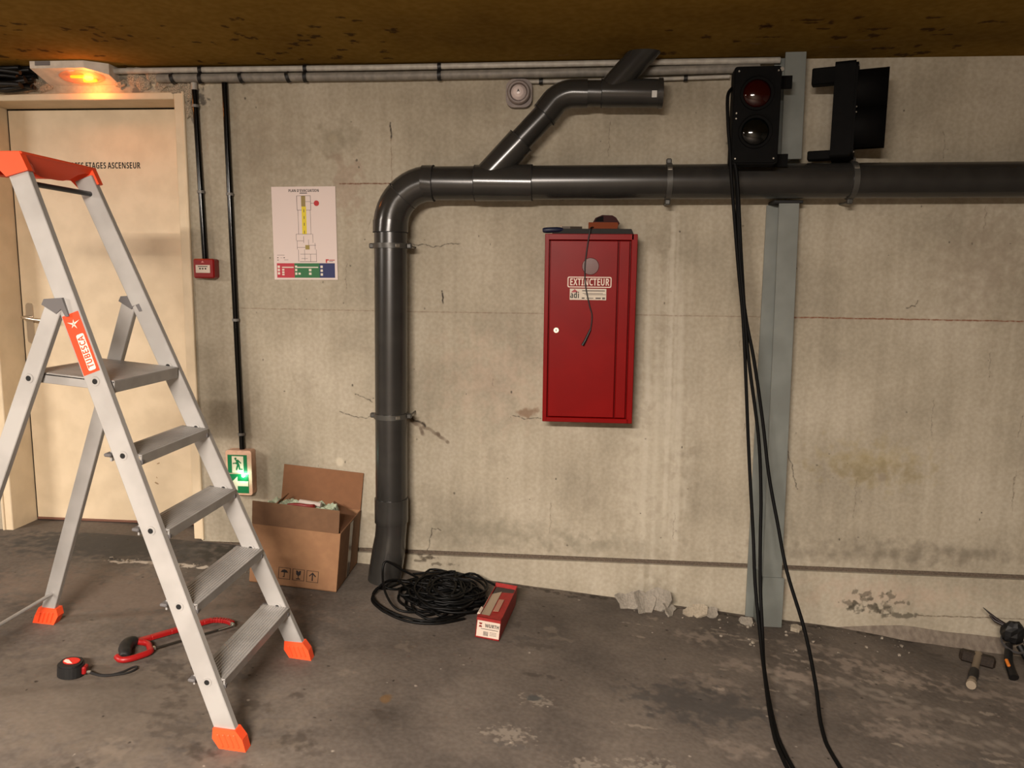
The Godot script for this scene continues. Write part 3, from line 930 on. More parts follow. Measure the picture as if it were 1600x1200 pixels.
func build_pipe() -> void:
	var base := Vector3(-0.856, floor_y(-0.856), 0.20)
	var t := thing("drain_pipe", "large grey plastic drain pipe with elbows and an angled branch", "pipe", base)
	var pvc := grained("pvc", Color(0.145, 0.14, 0.132), Color(0.17, 0.165, 0.155), 0.012, 0.27, 0.0, 1.0, 17)
	var fit := grained("pvc_fitting", Color(0.165, 0.16, 0.15), Color(0.185, 0.18, 0.17), 0.012, 0.2, 0.0, 1.0, 19)
	var cm := mat("clamp", Color(0.27, 0.265, 0.25), 0.4, 0.3)
	var r := 0.0705
	var z := 0.125
	var kk := 1.01368
	var pos := func(p: Vector3) -> Vector3: return Vector3(p.x * kk, 1.445 + (p.y - 1.445) * kk, p.z)
	var add := func(called: String, pts: Array, rad, m: Material) -> void:
		var loc := []
		for p in pts:
			loc.append(pos.call(p) - base)
		var s := mb()
		tube(s, loc, rad, 32)
		obj(called, s, m, t)
	var hy := func(x: float) -> float: return 1.847 + 0.006 * (x + 0.2)
	# vertical
	add.call("vertical_pipe", [Vector3(-0.816, 1.67, z), Vector3(-0.826, 0.42, z)], r, pvc)
	# double 45 degree elbow
	var arc := []
	for i in 13:
		var a := PI - PI / 2 * i / 12.0
		arc.append(Vector3(-0.635 + cos(a) * 0.181, 1.664 + sin(a) * 0.181, z))
	add.call("elbow", arc.slice(0, 7), r + 0.004, fit)
	add.call("elbow", arc.slice(6, 13), r + 0.004, fit)
	add.call("elbow_socket", [Vector3(-0.816, 1.69, z), Vector3(-0.8165, 1.64, z)], r + 0.0055, fit)
	add.call("elbow_socket", [Vector3(-0.675, hy.call(-0.675), z), Vector3(-0.628, hy.call(-0.628), z)], r + 0.0055, fit)
	# horizontal run
	add.call("horizontal_pipe", [Vector3(-0.635, hy.call(-0.635), z), Vector3(-0.43, hy.call(-0.43), z)], r, pvc)
	add.call("horizontal_pipe", [Vector3(-0.23, hy.call(-0.23), z), Vector3(3.6, hy.call(3.6), z)], r, pvc)
	# wye with 45 degree branch
	add.call("branch_fitting", [Vector3(-0.452, hy.call(-0.452), z), Vector3(-0.212, hy.call(-0.212), z)], r + 0.005, fit)
	add.call("branch_socket", [Vector3(-0.40, 1.872, z), Vector3(-0.262, 2.018, z)], 0.060, fit)
	add.call("branch_pipe", [Vector3(-0.28, 2.0, z), Vector3(-0.13, 2.155, z)], 0.050, pvc)
	var el := []
	for i in 9:
		var a := deg_to_rad(135.0 - 45.0 * i / 8.0)
		el.append(Vector3(-0.045 + cos(a) * 0.115, 2.088 + sin(a) * 0.115, z))
	add.call("branch_elbow", [Vector3(-0.165, 2.12, z)] + el + [Vector3(0.01, 2.203, z)], 0.057, fit)
	add.call("end_piece", [Vector3(0.0, 2.203, z), Vector3(0.075, 2.203, z)], 0.052, pvc)
	add.call("end_fitting", [Vector3(0.065, 2.203, z), Vector3(0.302, 2.201, z)], 0.0565, fit)
	add.call("end_cap", [Vector3(0.295, 2.201, z), Vector3(0.312, 2.201, z)], 0.060, fit)
	add.call("riser", [Vector3(0.095, 2.21, z), Vector3(0.26, 2.39, z)], 0.052, fit)
	var st := mb()
	box(st, pos.call(Vector3(0.275, 2.185, z + 0.059)) - base, Vector3(0.020, 0.026, 0.002), 0.0, Basis(Vector3.RIGHT, 0.25))
	obj("sticker", st, mat("sticker_white", Color(0.72, 0.72, 0.70), 0.5), t)
	# foot bend into the floor
	add.call("foot_socket", [Vector3(-0.826, 0.47, z), Vector3(-0.8265, 0.36, z)], r + 0.005, fit)
	add.call("foot_bend", smooth([Vector3(-0.826, 0.40, z), Vector3(-0.828, 0.33, z), Vector3(-0.836, 0.24, z + 0.01), Vector3(-0.852, 0.12, z + 0.025), Vector3(-0.862, 0.04, z + 0.035)], 4), [r, r, r, r, r, r, r, r + 0.002, r + 0.004, r + 0.005, r + 0.005, r + 0.005, r + 0.005, r + 0.005, r + 0.005, r + 0.005, r + 0.005], fit)
	# dark gaskets showing at the joints
	var gk := mat("gasket", Color(0.03, 0.03, 0.028), 0.7)
	for q in [[arc[6], Vector3(1, 1, 0), r + 0.0046], [Vector3(-0.8165, 1.64, z), Vector3.UP, r + 0.0062], [Vector3(-0.628, hy.call(-0.628), z), Vector3.RIGHT, r + 0.0062], [Vector3(-0.452, hy.call(-0.452), z), Vector3.RIGHT, r + 0.0056], [Vector3(-0.212, hy.call(-0.212), z), Vector3.RIGHT, r + 0.0056], [Vector3(-0.2625, 2.0175, z), Vector3(0.688, 0.726, 0), 0.0607], [Vector3(-0.1655, 2.1195, z), Vector3(0.7, 0.7, 0), 0.0577], [Vector3(0.066, 2.203, z), Vector3.RIGHT, 0.0572]]:
		ring_band("gasket", t, pos.call(q[0]) - base, q[1], q[2] - 0.006, q[2], 0.0014, gk)
	# clamps with ears and bolts
	for q in [[Vector3(-0.8168, 1.583, z), Vector3.UP], [Vector3(-0.8225, 0.845, z), Vector3.UP], [Vector3(0.348, hy.call(0.348), z), Vector3.RIGHT], [Vector3(1.075, hy.call(1.075), z), Vector3.RIGHT]]:
		var c: Vector3 = pos.call(q[0]) - base
		var cl := ring_band("clamp", t, c, q[1], r - 0.002, r + 0.006, 0.011, cm)
		var side := Vector3.RIGHT if q[1] == Vector3.UP else Vector3.UP
		var s := mb()
		for sg in [-1.0, 1.0]:
			s = mb()
			box(s, c + side * sg * 0.083, Vector3(0.022, 0.022, 0.022), 0.004)
			tube(s, [c + side * sg * 0.083, Vector3((c + side * sg * 0.083).x, (c + side * sg * 0.083).y, -base.z)], 0.004, 8)
			obj("ear", s, cm, cl)
		s = mb()
		box(s, c + Vector3(0, 0, r + 0.006) + side * 0.045 - Vector3(0, 0, 0.016), Vector3(0.02, 0.014, 0.008), 0.002, Basis(Vector3.UP if q[1] == Vector3.UP else Vector3.RIGHT, 0.6 if q[1] == Vector3.UP else -0.6))
		obj("bolt", s, mat("bolt", Color(0.6, 0.58, 0.54), 0.35, 0.8), cl)

# ------------------------------------------------------------------ red cabinet and what lies on it
func build_cabinet() -> void:
	var at := Vector3(0.0385, 0.838, 0.0)
	var t := thing("extinguisher_cabinet", "tall red metal extinguisher cabinet hung on the wall", "cabinet", at)
	var red := grained("cabinet_red", Color(0.44, 0.010, 0.010), Color(0.46, 0.012, 0.012), 0.01, 0.36, 0.0, 1.0, 23)
	red.metallic_specular = 0.22
	var w := 0.385
	var h := 0.80
	var d := 0.18
	var st := mb()
	box(st, Vector3(-w / 2 + 0.009, h / 2, d / 2), Vector3(0.018, h, d), 0.002)
	box(st, Vector3(w / 2 - 0.0125, h / 2, d / 2), Vector3(0.025, h, d), 0.002)
	box(st, Vector3(0, h - 0.0125, d / 2), Vector3(w - 0.03, 0.025, d), 0.002)
	box(st, Vector3(0, 0.010, d / 2), Vector3(w - 0.03, 0.020, d), 0.002)
	box(st, Vector3(0, h / 2, 0.005), Vector3(w - 0.02, h - 0.02, 0.01), 0.0)
	box(st, Vector3(0, h / 2, d - 0.03), Vector3(w - 0.03, h - 0.03, 0.004), 0.0)
	obj("body", st, red, t)
	# the opening runs from x -0.1745 to 0.1675; two door leaves with a shadow gap between them
	st = mb()
	box(st, Vector3(-0.0285, 0.3975, d - 0.010), Vector3(0.281, 0.748, 0.018), 0.002)
	var door := obj("cabinet_door", st, red, t)
	st = mb()
	box(st, Vector3(0.1395, 0.3975, d - 0.010), Vector3(0.043, 0.748, 0.018), 0.002)
	obj("hinge_strip", st, red, t)
	st = mb()
	var face := d - 0.0005
	lathe(st, [[0.0, 0.004], [0.011, 0.004], [0.0125, 0.0], [0.0125, -0.004]], Transform3D(Basis(Vector3.RIGHT, PI / 2), Vector3(-0.139, 0.396, face)), 18)
	obj("lock", st, mat("lock_metal", Color(0.80, 0.78, 0.72), 0.3, 0.7), door)
	st = mb()
	box(st, Vector3(-0.139, 0.396, face + 0.0045), Vector3(0.003, 0.009, 0.001), 0.0)
	obj("keyhole", st, M.ink, door)
	st = mb()
	lathe(st, [[0.030, 0.003], [0.034, 0.003], [0.036, 0.0]], Transform3D(Basis(Vector3.RIGHT, PI / 2), Vector3(0.0, 0.666, face)), 26)
	prism(st, disc(0.032, 24), 0.002, Transform3D(Basis.IDENTITY, Vector3(0.0, 0.666, face + 0.001)))
	obj("viewing_window", st, mat("window_plastic", Color(0.32, 0.14, 0.12), 0.2), door)
	var white := mat("label_white", Color(0.80, 0.72, 0.66), 0.5)
	st = mb()
	prism(st, round_rect(0.184, 0.045, 0.007), 0.001, Transform3D(Basis.IDENTITY, Vector3(-0.003, 0.600, face + 0.0005)))
	var s1 := obj("extinguisher_label", st, white, door)
	st = mb()
	prism(st, round_rect(0.176, 0.037, 0.005), 0.001, Transform3D(Basis.IDENTITY, Vector3(-0.003, 0.600, face + 0.0009)))
	obj("label_field", st, red, s1)
	text_mesh("lettering", "EXTINCTEUR", 0.029, white, s1, Vector3(-0.003, 0.600, face + 0.0018), Basis.IDENTITY, 0.164)
	st = mb()
	box(st, Vector3(-0.008, 0.549, face + 0.0006), Vector3(0.153, 0.047, 0.001), 0.0)
	var s2 := obj("maintenance_label", st, mat("label_cream", Color(0.72, 0.67, 0.60), 0.5), door)
	text_mesh("lettering", "adi", 0.026, M.ink, s2, Vector3(-0.064, 0.545, face + 0.0015), Basis.IDENTITY, 0.036)
	st = mb()
	prism(st, pv([-0.08, 0.557, -0.048, 0.557, -0.064, 0.571]), 0.0008, Transform3D(Basis.IDENTITY, Vector3(0, 0, face + 0.0014)))
	obj("emblem", st, mat("label_red", Color(0.55, 0.06, 0.08), 0.5), s2)
	st = mb()
	for q in [[0.015, 0.564, 0.095, 0.004], [0.012, 0.553, 0.085, 0.002], [0.022, 0.548, 0.09, 0.002], [-0.028, 0.533, 0.012, 0.006], [0.0, 0.533, 0.03, 0.003], [0.035, 0.533, 0.022, 0.006], [0.058, 0.533, 0.012, 0.008]]:
		box(st, Vector3(q[0], q[1], face + 0.0014), Vector3(q[2], q[3], 0.0006), 0.0)
	obj("small_print", st, mat("print_grey", Color(0.28, 0.24, 0.22), 0.6), s2)

	var top := at.y + h
	# flat dark strip
	var rb := thing("rubber_strip", "flat dark strip lying along the top of the red cabinet", "strip", Vector3(0.03, top, 0.14))
	st = mb()
	prism(st, pv([-0.155, 0.0, 0.185, 0.0, 0.175, 0.022, -0.155, 0.022]), 0.05)
	obj("strip", st, mat("strip_dark", Color(0.075, 0.068, 0.055), 0.8), rb)
	# pliers with blue grips
	var pl := thing("pliers", "pliers with dark blue grips at the left of the cabinet top", "pliers", Vector3(-0.11, top + 0.0225, 0.15))
	var blue := mat("grip_blue", Color(0.03, 0.06, 0.17), 0.5)
	for s in [-1.0, 1.0]:
		st = mb()
		tube(st, smooth([Vector3(-0.055, -0.008, 0.018 * s), Vector3(-0.02, -0.006, 0.020 * s), Vector3(0.03, -0.004, 0.008 * s)], 4), [0.008, 0.010, 0.011, 0.011, 0.011, 0.011, 0.011, 0.009, 0.007], 10)
		obj("grip", st, blue, pl)
	st = mb()
	prism(st, pv([0.025, -0.012, 0.06, -0.015, 0.11, -0.005, 0.11, 0.005, 0.06, 0.015, 0.025, 0.012]), 0.010, Transform3D(Basis(Vector3.RIGHT, PI / 2), Vector3(0, 0.004, 0)))
	obj("jaws", st, mat("dark_steel", Color(0.16, 0.12, 0.08), 0.5, 0.5), pl)
	# meter with hanging lead
	var me := thing("multimeter", "orange and dark red meter on the cabinet with a hanging black lead", "meter", Vector3(0.088, top + 0.0225, 0.135))
	st = mb()
	prism(st, pv([-0.062, 0.0, 0.058, 0.0, 0.062, 0.016, 0.058, 0.026, -0.062, 0.026]), 0.062)
	obj("case", st, mat("meter_orange", Color(0.40, 0.17, 0.04), 0.6, 0.0, 0.25), me)
	st = mb()
	prism(st, pv([-0.045, 0.024, 0.060, 0.012, 0.068, 0.022, 0.052, 0.046, 0.036, 0.055, -0.006, 0.056, -0.034, 0.044]), 0.056)
	obj("holster", st, mat("meter_red", Color(0.17, 0.03, 0.025), 0.6, 0.0, 0.25), me)
	st = mb()
	prism(st, pv([-0.036, 0.030, 0.0, 0.030, -0.002, 0.052, -0.026, 0.044]), 0.004, Transform3D(Basis.IDENTITY, Vector3(0, 0, 0.029)))
	obj("screen", st, mat("meter_dark", Color(0.03, 0.02, 0.02), 0.7, 0.0, 0.2), me)
	st = mb()
	var o := me.position
	var lead := [Vector3(0.05, 1.665, 0.16), Vector3(0.036, 1.662, 0.185), Vector3(0.030, 1.636, 0.1885), Vector3(0.020, 1.56, 0.1875), Vector3(0.015, 1.494, 0.1875), Vector3(0.020, 1.42, 0.1875), Vector3(0.038, 1.34, 0.188), Vector3(0.049, 1.30, 0.188), Vector3(0.045, 1.245, 0.188), Vector3(0.030, 1.205, 0.188)]
	var loc := []
	for p in lead:
		loc.append(p - o)
	var blk := mat("lead_black", Color(0.025, 0.022, 0.022), 0.5)
	tube(st, smooth(loc, 5), 0.0028, 8)
	var ld := obj("test_lead", st, blk, me)
	st = mb()
	tube(st, [Vector3(0.044, 1.24, 0.189) - o, Vector3(0.022, 1.19, 0.189) - o, Vector3(0.012, 1.172, 0.189) - o], [0.0045, 0.006, 0.0065], 10)
	obj("probe", st, blk, ld)

# ------------------------------------------------------------------ steel post, signals, hanging cables
func build_post() -> void:
	var x := 0.855
	var t := thing("steel_post", "grey green steel beam post standing against the concrete wall", "post", Vector3(x, floor_y(x), 0.0))
	var paint := grained("post_paint", Color(0.40, 0.415, 0.395), Color(0.44, 0.455, 0.435), 0.01, 0.45, 0.0, 1.0, 29)
	var fy := floor_y(x)
	# the post is interrupted where the drain pipe passes: lower and upper length
	for q in [[0.0, 1.772 - fy], [1.950 - fy, 2.372 - fy]]:
		var a := Vector3(0.022 - 0.012 * q[0], q[0], 0)
		var b := Vector3(0.022 - 0.012 * q[1], q[1], 0)
		var st := mb()
		bar(st, a + Vector3(0, 0, 0.100), b + Vector3(0, 0, 0.100), 0.082, 0.008, Vector3.BACK, 0.001)
		obj("front_flange", st, paint, t)
		st = mb()
		bar(st, a + Vector3(0, 0, 0.056), b + Vector3(0, 0, 0.056), 0.007, 0.080, Vector3.BACK, 0.0)
		obj("web", st, paint, t)
		st = mb()
		bar(st, Vector3(-0.008, q[0], 0.011), Vector3(-0.010, q[1], 0.011), 0.122, 0.008, Vector3.BACK, 0.001)
		obj("back_flange", st, paint, t)
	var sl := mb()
	box(sl, Vector3(-0.004, 1.778 - fy, 0.056), Vector3(0.118, 0.012, 0.104), 0.002)  # thin black strip across the top of the lower post length
	obj("top_strip", sl, mat("top_strip_black", Color(0.02, 0.02, 0.02), 0.7), t)
	sl = mb()
	box(sl, Vector3(0.024, 0.115, 0.1085), Vector3(0.092, 0.23, 0.007), 0.001)
	obj("base_plate", sl, paint, t)
	sl = mb()
	box(sl, Vector3(-0.030, 0.115, 0.058), Vector3(0.006, 0.23, 0.085), 0.001)
	obj("side_plate", sl, paint, t)

func traffic_signal(label: String, at: Vector3, turn: float, red_on: bool) -> void:
	var t := thing("traffic_signal", label, "traffic light", at, "parking traffic signals")
	t.rotation.y = turn
	var blk := grained("signal_black", Color(0.022, 0.021, 0.020), Color(0.032, 0.030, 0.028), 0.02, 0.7)
	blk.metallic_specular = 0.2
	var st := mb()
	prism(st, round_rect(0.178, 0.365, 0.014), 0.075, Transform3D(Basis.IDENTITY, Vector3(0, 0.1825, 0.0)))
	prism(st, round_rect(0.170, 0.355, 0.02), 0.012, Transform3D(Basis.IDENTITY, Vector3(0, 0.1825, 0.041)))
	obj("housing", st, blk, t)
	for i in 2:
		var c := Vector3(-0.002, 0.262 - i * 0.142, 0.046)
		var f := Transform3D(Basis(Vector3.RIGHT, PI / 2), c)
		st = mb()
		var dome := []
		for k in 8:
			var a := PI / 2 * k / 7.0
			dome.append(Vector2(cos(a) * 0.053, sin(a) * 0.024))
		# smooth dome from rings
		st.set_smooth_group(1)
		for k in 7:
			for s in 28:
				var p := []
				for q in [[k, s], [k, s + 1], [k + 1, s + 1], [k + 1, s]]:
					var b: float = TAU * q[1] / 28.0
					p.append(f * Vector3(dome[q[0]].x * cos(b), dome[q[0]].y, dome[q[0]].x * sin(b)))
				tri(st, p[0], p[2], p[1])
				if k < 6:
					tri(st, p[0], p[3], p[2])
		obj("lens", st, mat("lens_red", Color(0.13, 0.006, 0.006), 0.08) if i == 0 else mat("lens_dark", Color(0.018, 0.024, 0.022), 0.08), t)
		st = mb()
		lathe(st, [[0.052, -0.004], [0.052, 0.008], [0.062, 0.008], [0.064, -0.004]], f, 28)
		obj("bezel", st, blk, t)
		# hood: upper part of a tube
		st = mb()
		st.set_smooth_group(1)
		for s in 20:
			var p := []
			for q in [s, s + 1]:
				var b: float = deg_to_rad((-15.0 + 210.0 * q / 20.0) if red_on else (-75.0 + 330.0 * q / 20.0))
				var ln := 0.11 if not red_on else 0.018 * (0.35 + 0.65 * clampf(sin(b) + 0.25, 0.0, 1.0))
				for rr in ([0.0615, 0.064] if red_on else [0.0775, 0.0815]):
					p.append(c + Vector3(cos(b) * rr, sin(b) * rr, 0.0))
					p.append(c + Vector3(cos(b) * rr, sin(b) * rr, ln))
			quad(st, p[2], p[6], p[7], p[3])
			quad(st, p[4], p[0], p[1], p[5])
			quad(st, p[1], p[3], p[7], p[5])
		obj("hood", st, blk, t)
	for q in [[-0.072, 0.345], [0.074, 0.345], [-0.075, 0.19], [-0.075, 0.17], [-0.072, 0.02], [0.072, 0.02]]:
		st = mb()
		lathe(st, [[0.0, 0.004], [0.003, 0.004], [0.004, 0.0]], Transform3D(Basis(Vector3.RIGHT, PI / 2), Vector3(q[0], q[1], 0.047)), 8)
		obj("screw", st, mat("bolt", Color(0.6, 0.58, 0.54), 0.35, 0.8), t)
	# brackets
	for y in ([0.33, 0.03] if red_on else [0.325, 0.018]):
		st = mb()
		if red_on:
			prism(st, pv([0.15, -0.072, 0.15, -0.078, 0.082, -0.078, 0.082, -0.033, 0.088, -0.033, 0.088, -0.072]), 0.05, Transform3D(Basis(Vector3.RIGHT, Vector3(0, 0, 1), Vector3.UP), Vector3(0, y, 0)))
		else:
			box(st, Vector3(-0.02, y, -0.08), Vector3(0.05, 0.065 if y > 0.1 else 0.036, 0.09), 0.004)
		obj("bracket", st, blk, t)
	if red_on:
		st = mb()
		lathe(st, [[0.0, 0.010], [0.008, 0.010], [0.009, 0.0]], Transform3D(Basis(Vector3.RIGHT, PI / 2), Vector3(0.088, 0.352, 0.03)), 10)
		obj("bolt", st, M.bolt, t)

func build_signals() -> void:
	traffic_signal("black two lamp traffic signal with a dark red lens facing the room", Vector3(0.66, 1.90, 0.27), -0.05, true)
	traffic_signal("black hooded traffic signal seen side on, right of the steel post", Vector3(1.035, 1.938, 0.15), 1.22, false)
	# cables hanging from the left signal to the floor
	var blk := mat("cable_black", Color(0.022, 0.021, 0.02), 0.65, 0.0, 0.25)
	var runs := [
		[[0.575, 2.20, 0.25], [0.553, 2.16, 0.28], [0.556, 2.05, 0.30], [0.568, 1.95, 0.30], [0.579, 1.844, 0.30], [0.618, 1.515, 0.31], [0.65, 1.263, 0.32], [0.685, 0.834, 0.34], [0.696, 0.656, 0.37], [0.709, 0.433, 0.42], [0.707, 0.273, 0.5], [0.709, 0.106, 0.62], [0.70, 0.03, 0.74], [0.679, -0.045, 0.96], [0.674, -0.056, 1.15], [0.70, -0.058, 1.7], [0.6, -0.05, 2.4]],
		[[0.578, 1.93, 0.30], [0.601, 1.844, 0.30], [0.632, 1.515, 0.31], [0.668, 1.177, 0.33], [0.723, 0.837, 0.35], [0.739, 0.602, 0.38], [0.734, 0.438, 0.43], [0.724, 0.278, 0.51], [0.72, 0.12, 0.6], [0.705, 0.03, 0.72], [0.69, -0.045, 0.94], [0.69, -0.057, 1.13], [0.73, -0.061, 1.7], [0.65, -0.054, 2.4]],
		[[0.585, 1.93, 0.29], [0.598, 1.846, 0.29], [0.623, 1.547, 0.31], [0.655, 1.314, 0.32], [0.695, 1.136, 0.33], [0.738, 0.889, 0.35], [0.765, 0.685, 0.38], [0.797, 0.501, 0.43], [0.826, 0.326, 0.5], [0.863, 0.157, 0.64], [0.864, 0.03, 0.8], [0.848, -0.055, 0.95], [0.85, -0.073, 1.12], [0.9, -0.078, 1.7], [0.8, -0.068, 2.4]]]
	var labels := ["black cable looping from the signal's left side, leftmost of the hanging cables", "black cable hanging between the two other cables below the signal", "black cable landing farthest right on the floor below the signal"]
	for i in 3:
		var p0 := Vector3(runs[i][0][0], runs[i][0][1], runs[i][0][2])
		var t := thing("hanging_cable", labels[i], "cable", p0, "cables hanging from the signal")
		var pts := []
		for q in runs[i]:
			pts.append(Vector3(q[0], q[1], q[2]) - p0)
		var st := mb()
		tube(st, smooth(pts, 6), 0.0068, 10)
		obj("cable", st, blk, t)

# ------------------------------------------------------------------ ladder
func build_ladder() -> void:
	var base := Vector3(-1.45, floor_y(-1.45), 1.19)
	var t := thing("step_ladder", "aluminium step ladder with orange cap and feet standing before the door", "ladder", base)
	var alu := grained("aluminium", Color(0.64, 0.63, 0.615), Color(0.69, 0.68, 0.665), 0.01, 0.42, 0.3, 1.0, 37)
	var edge := grained("aluminium_step", Color(0.60, 0.59, 0.575), Color(0.66, 0.65, 0.635), 0.015, 0.45, 0.35, 1.0, 38)
	var orange := mat("ladder_orange", Color(0.93, 0.31, 0.14), 0.5)
	var greyp := mat("ladder_grey", Color(0.36, 0.35, 0.35), 0.5)
	var dark := mat("ladder_dark", Color(0.10, 0.10, 0.11), 0.4)
	var black := mat("hole_black", Color(0.01, 0.01, 0.01), 0.8)
	# point on the front rail (s = -1 far, +1 near) at world height y
	var fr := func(y: float, s: float) -> Vector3:
		var k := (y - 0.09) / 1.68
		return Vector3(-0.975 - 0.378 * (y - 0.09), y, 1.19 + s * lerpf(0.274, 0.15, k)) - base
	var rr := func(y: float, s: float) -> Vector3:
		var k := (y - 0.18) / 1.18
		return Vector3(lerpf(-1.942, -1.492, k), y, 1.19 + s * lerpf(0.272, 0.185, k)) - base
	for s in [1.0, -1.0]:
		var st := mb()
		bar(st, fr.call(0.12, s), fr.call(1.755, s), 0.060, 0.024, Vector3(0, 0, 1), 0.002)
		var rail := obj("front_rail", st, alu, t)
		# rivet holes with collars at every tread
		for y in [1.145, 0.934, 0.72, 0.503, 0.285]:
			st = mb()
			var st2 := mb()
			var c: Vector3 = fr.call(y, s) + Vector3(0, 0, 0.012)
			var f := Transform3D(Basis(Vector3.RIGHT, PI / 2), c)
			lathe(st, [[0.008, 0.002], [0.0135, 0.002], [0.0148, -0.001]], f, 16)
			prism(st2, disc(0.0086, 14), 0.001, Transform3D(Basis.IDENTITY, c + Vector3(0, 0, 0.0008)))
			obj("rivet", st, alu, rail)
			obj("rivet_hole", st2, black, rail)
		st = mb()
		bar(st, rr.call(0.215, s), rr.call(1.36, s), 0.050, 0.022, Vector3(0, 0, 1), 0.002)
		var leg := obj("rear_leg", st, alu, t)
		st = mb()
		var st3 := mb()
		var c2: Vector3 = rr.call(1.15, s) + Vector3(0.0, 0, 0.011)
		lathe(st, [[0.008, 0.002], [0.0135, 0.002], [0.0148, -0.001]], Transform3D(Basis(Vector3.RIGHT, PI / 2), c2), 16)
		prism(st3, disc(0.0086, 14), 0.001, Transform3D(Basis.IDENTITY, c2 + Vector3(0, 0, 0.0008)))
		obj("rivet", st, alu, leg)
		obj("rivet_hole", st3, black, leg)
		# hinge bracket between leg top and rail
		st = mb()
		var hb: Vector3 = rr.call(1.365, s)
		var z: float = hb.z
		prism(st, pv([hb.x - 0.036, hb.y - 0.004, hb.x - 0.028, hb.y + 0.012, hb.x + 0.026, hb.y + 0.016, hb.x + 0.044, hb.y - 0.036, hb.x + 0.034, hb.y - 0.038, hb.x + 0.022, hb.y - 0.016, hb.x + 0.006, hb.y - 0.030]), 0.032, Transform3D(Basis.IDENTITY, Vector3(0, 0, z)))
		obj("hinge_bracket", st, greyp, t)
		# feet
		for q in [[fr.call(0.125, s), Vector3(-0.378, 1, 0)], [rr.call(0.215, s), Vector3(0.381, 1, 0)]]:
			var p: Vector3 = q[0]
			var wx := p.x + base.x
			var gy := floor_y(wx) - base.y
			st = mb()
			var lean: float = q[1].x
			var up := 0.058
			prism(st, pv([p.x - 0.040 - lean * 0.04, gy, p.x + 0.040 - lean * 0.04, gy - SLOPE * 0.08, p.x + 0.046, gy + 0.03, p.x + 0.034 + lean * 0.02, gy + up, p.x - 0.034 + lean * 0.02, gy + up + 0.004, p.x - 0.044, gy + 0.03]), 0.034, Transform3D(Basis.IDENTITY, Vector3(0, 0, p.z)))
			for k in 4:
				box(st, Vector3(p.x - 0.024 + k * 0.016 - lean * 0.01, gy + 0.025, p.z), Vector3(0.007, 0.042, 0.040), 0.002, Basis(Vector3.BACK, lean * -0.9))
			obj("foot", st, orange, t)
	# treads: plate with a lip, sloping with the ladder
	var tilt := Basis(Vector3.BACK, -0.093)
	for y in [0.934, 0.72, 0.503, 0.285]:
		var a: Vector3 = fr.call(y, 1.0)
		var b: Vector3 = fr.call(y, -1.0)
		var c := (a + b) * 0.5
		var ln: float = a.z - b.z - 0.022
		var st := mb()
		box(st, c + Vector3(-0.005, 0.0, 0), Vector3(0.096, 0.006, ln), 0.001, tilt)
		box(st, c + tilt * Vector3(0.040, -0.014, 0), Vector3(0.006, 0.028, ln), 0.001, tilt)
		box(st, c + tilt * Vector3(-0.050, -0.014, 0), Vector3(0.006, 0.028, ln), 0.001, tilt)
		for k in 9:
			box(st, c + tilt * Vector3(-0.040 + k * 0.009, 0.0031, 0), Vector3(0.004, 0.0009, ln), 0.0003, tilt)
		obj("tread", st, edge, t)
		for s in [1.0, -1.0]:
			st = mb()
			box(st, fr.call(y, s) + tilt * Vector3(-0.050, -0.006, -0.006 * s), Vector3(0.022, 0.010, 0.03), 0.003, tilt)
			obj("tread_cap", st, greyp, t)
			st = mb()
			box(st, fr.call(y, s) + tilt * Vector3(0.040, -0.020, -0.016 * s), Vector3(0.012, 0.014, 0.012), 0.002, tilt)
			obj("tread_clip", st, greyp, t)
	# platform
	var pc := Vector3(-1.468, 1.152, 1.19) - base
	var st := mb()
	box(st, pc, Vector3(0.265, 0.008, 0.355), 0.001, tilt)
	for sx in [-0.130, 0.130]:
		box(st, pc + tilt * Vector3(sx, -0.015, 0), Vector3(0.006, 0.034, 0.355), 0.001, tilt)
	for sz in [-0.175, 0.175]:
		box(st, pc + tilt * Vector3(0, -0.013, sz), Vector3(0.255, 0.028, 0.005), 0.001, tilt)
	for k in 22:
		box(st, pc + tilt * Vector3(-0.116 + k * 0.011, 0.0041, 0), Vector3(0.005, 0.0009, 0.35), 0.0003, tilt)
	obj("platform", st, edge, t)
	# cross rods
	st = mb()
	tube(st, [fr.call(1.705, 1.0), fr.call(1.705, -1.0)], 0.008, 10)
	obj("top_rod", st, dark, t)
	st = mb()
	tube(st, [rr.call(0.29, 1.0), rr.call(0.29, -1.0)], 0.0065, 10)
	obj("rear_rod", st, alu, t)
	# orange cap: shallow tray with cheeks over the rails
	var cx := -1.70 - base.x
	var cy := 1.785 - base.y
	var cz := 0.0
	st = mb()
	box(st, Vector3(cx, cy, cz), Vector3(0.25, 0.010, 0.345), 0.004)
	for s in [1.0, -1.0]:
		prism(st, pv([cx - 0.125, cy + 0.003, cx + 0.120, cy + 0.003, cx + 0.142, cy - 0.048, cx + 0.075, cy - 0.066, cx + 0.045, cy - 0.036, cx - 0.02, cy - 0.030, cx - 0.125, cy - 0.028]), 0.022, Transform3D(Basis.IDENTITY, Vector3(0, 0, cz + s * 0.162)))
	# curved front and rear skirts
	for e in [[0.118, 0.042], [-0.118, 0.03]]:
		var poly := PackedVector2Array()
		poly.append(Vector2(-0.155, 0.0))
		for k in 13:
			var u := -0.155 + 0.31 * k / 12.0
			poly.append(Vector2(u, -0.018 - e[1] * clampf(1.0 - pow(absf(u) / 0.11, 4.0), 0.0, 1.0)))
		poly.append(Vector2(0.155, 0.0))
		var tl: float = 0.62 * signf(e[0])
		prism(st, poly, 0.010, Transform3D(Basis(Vector3(0, 0, -1), Vector3(sin(tl), cos(tl), 0), Vector3(cos(tl), -sin(tl), 0)), Vector3(cx + e[0], cy, cz)))
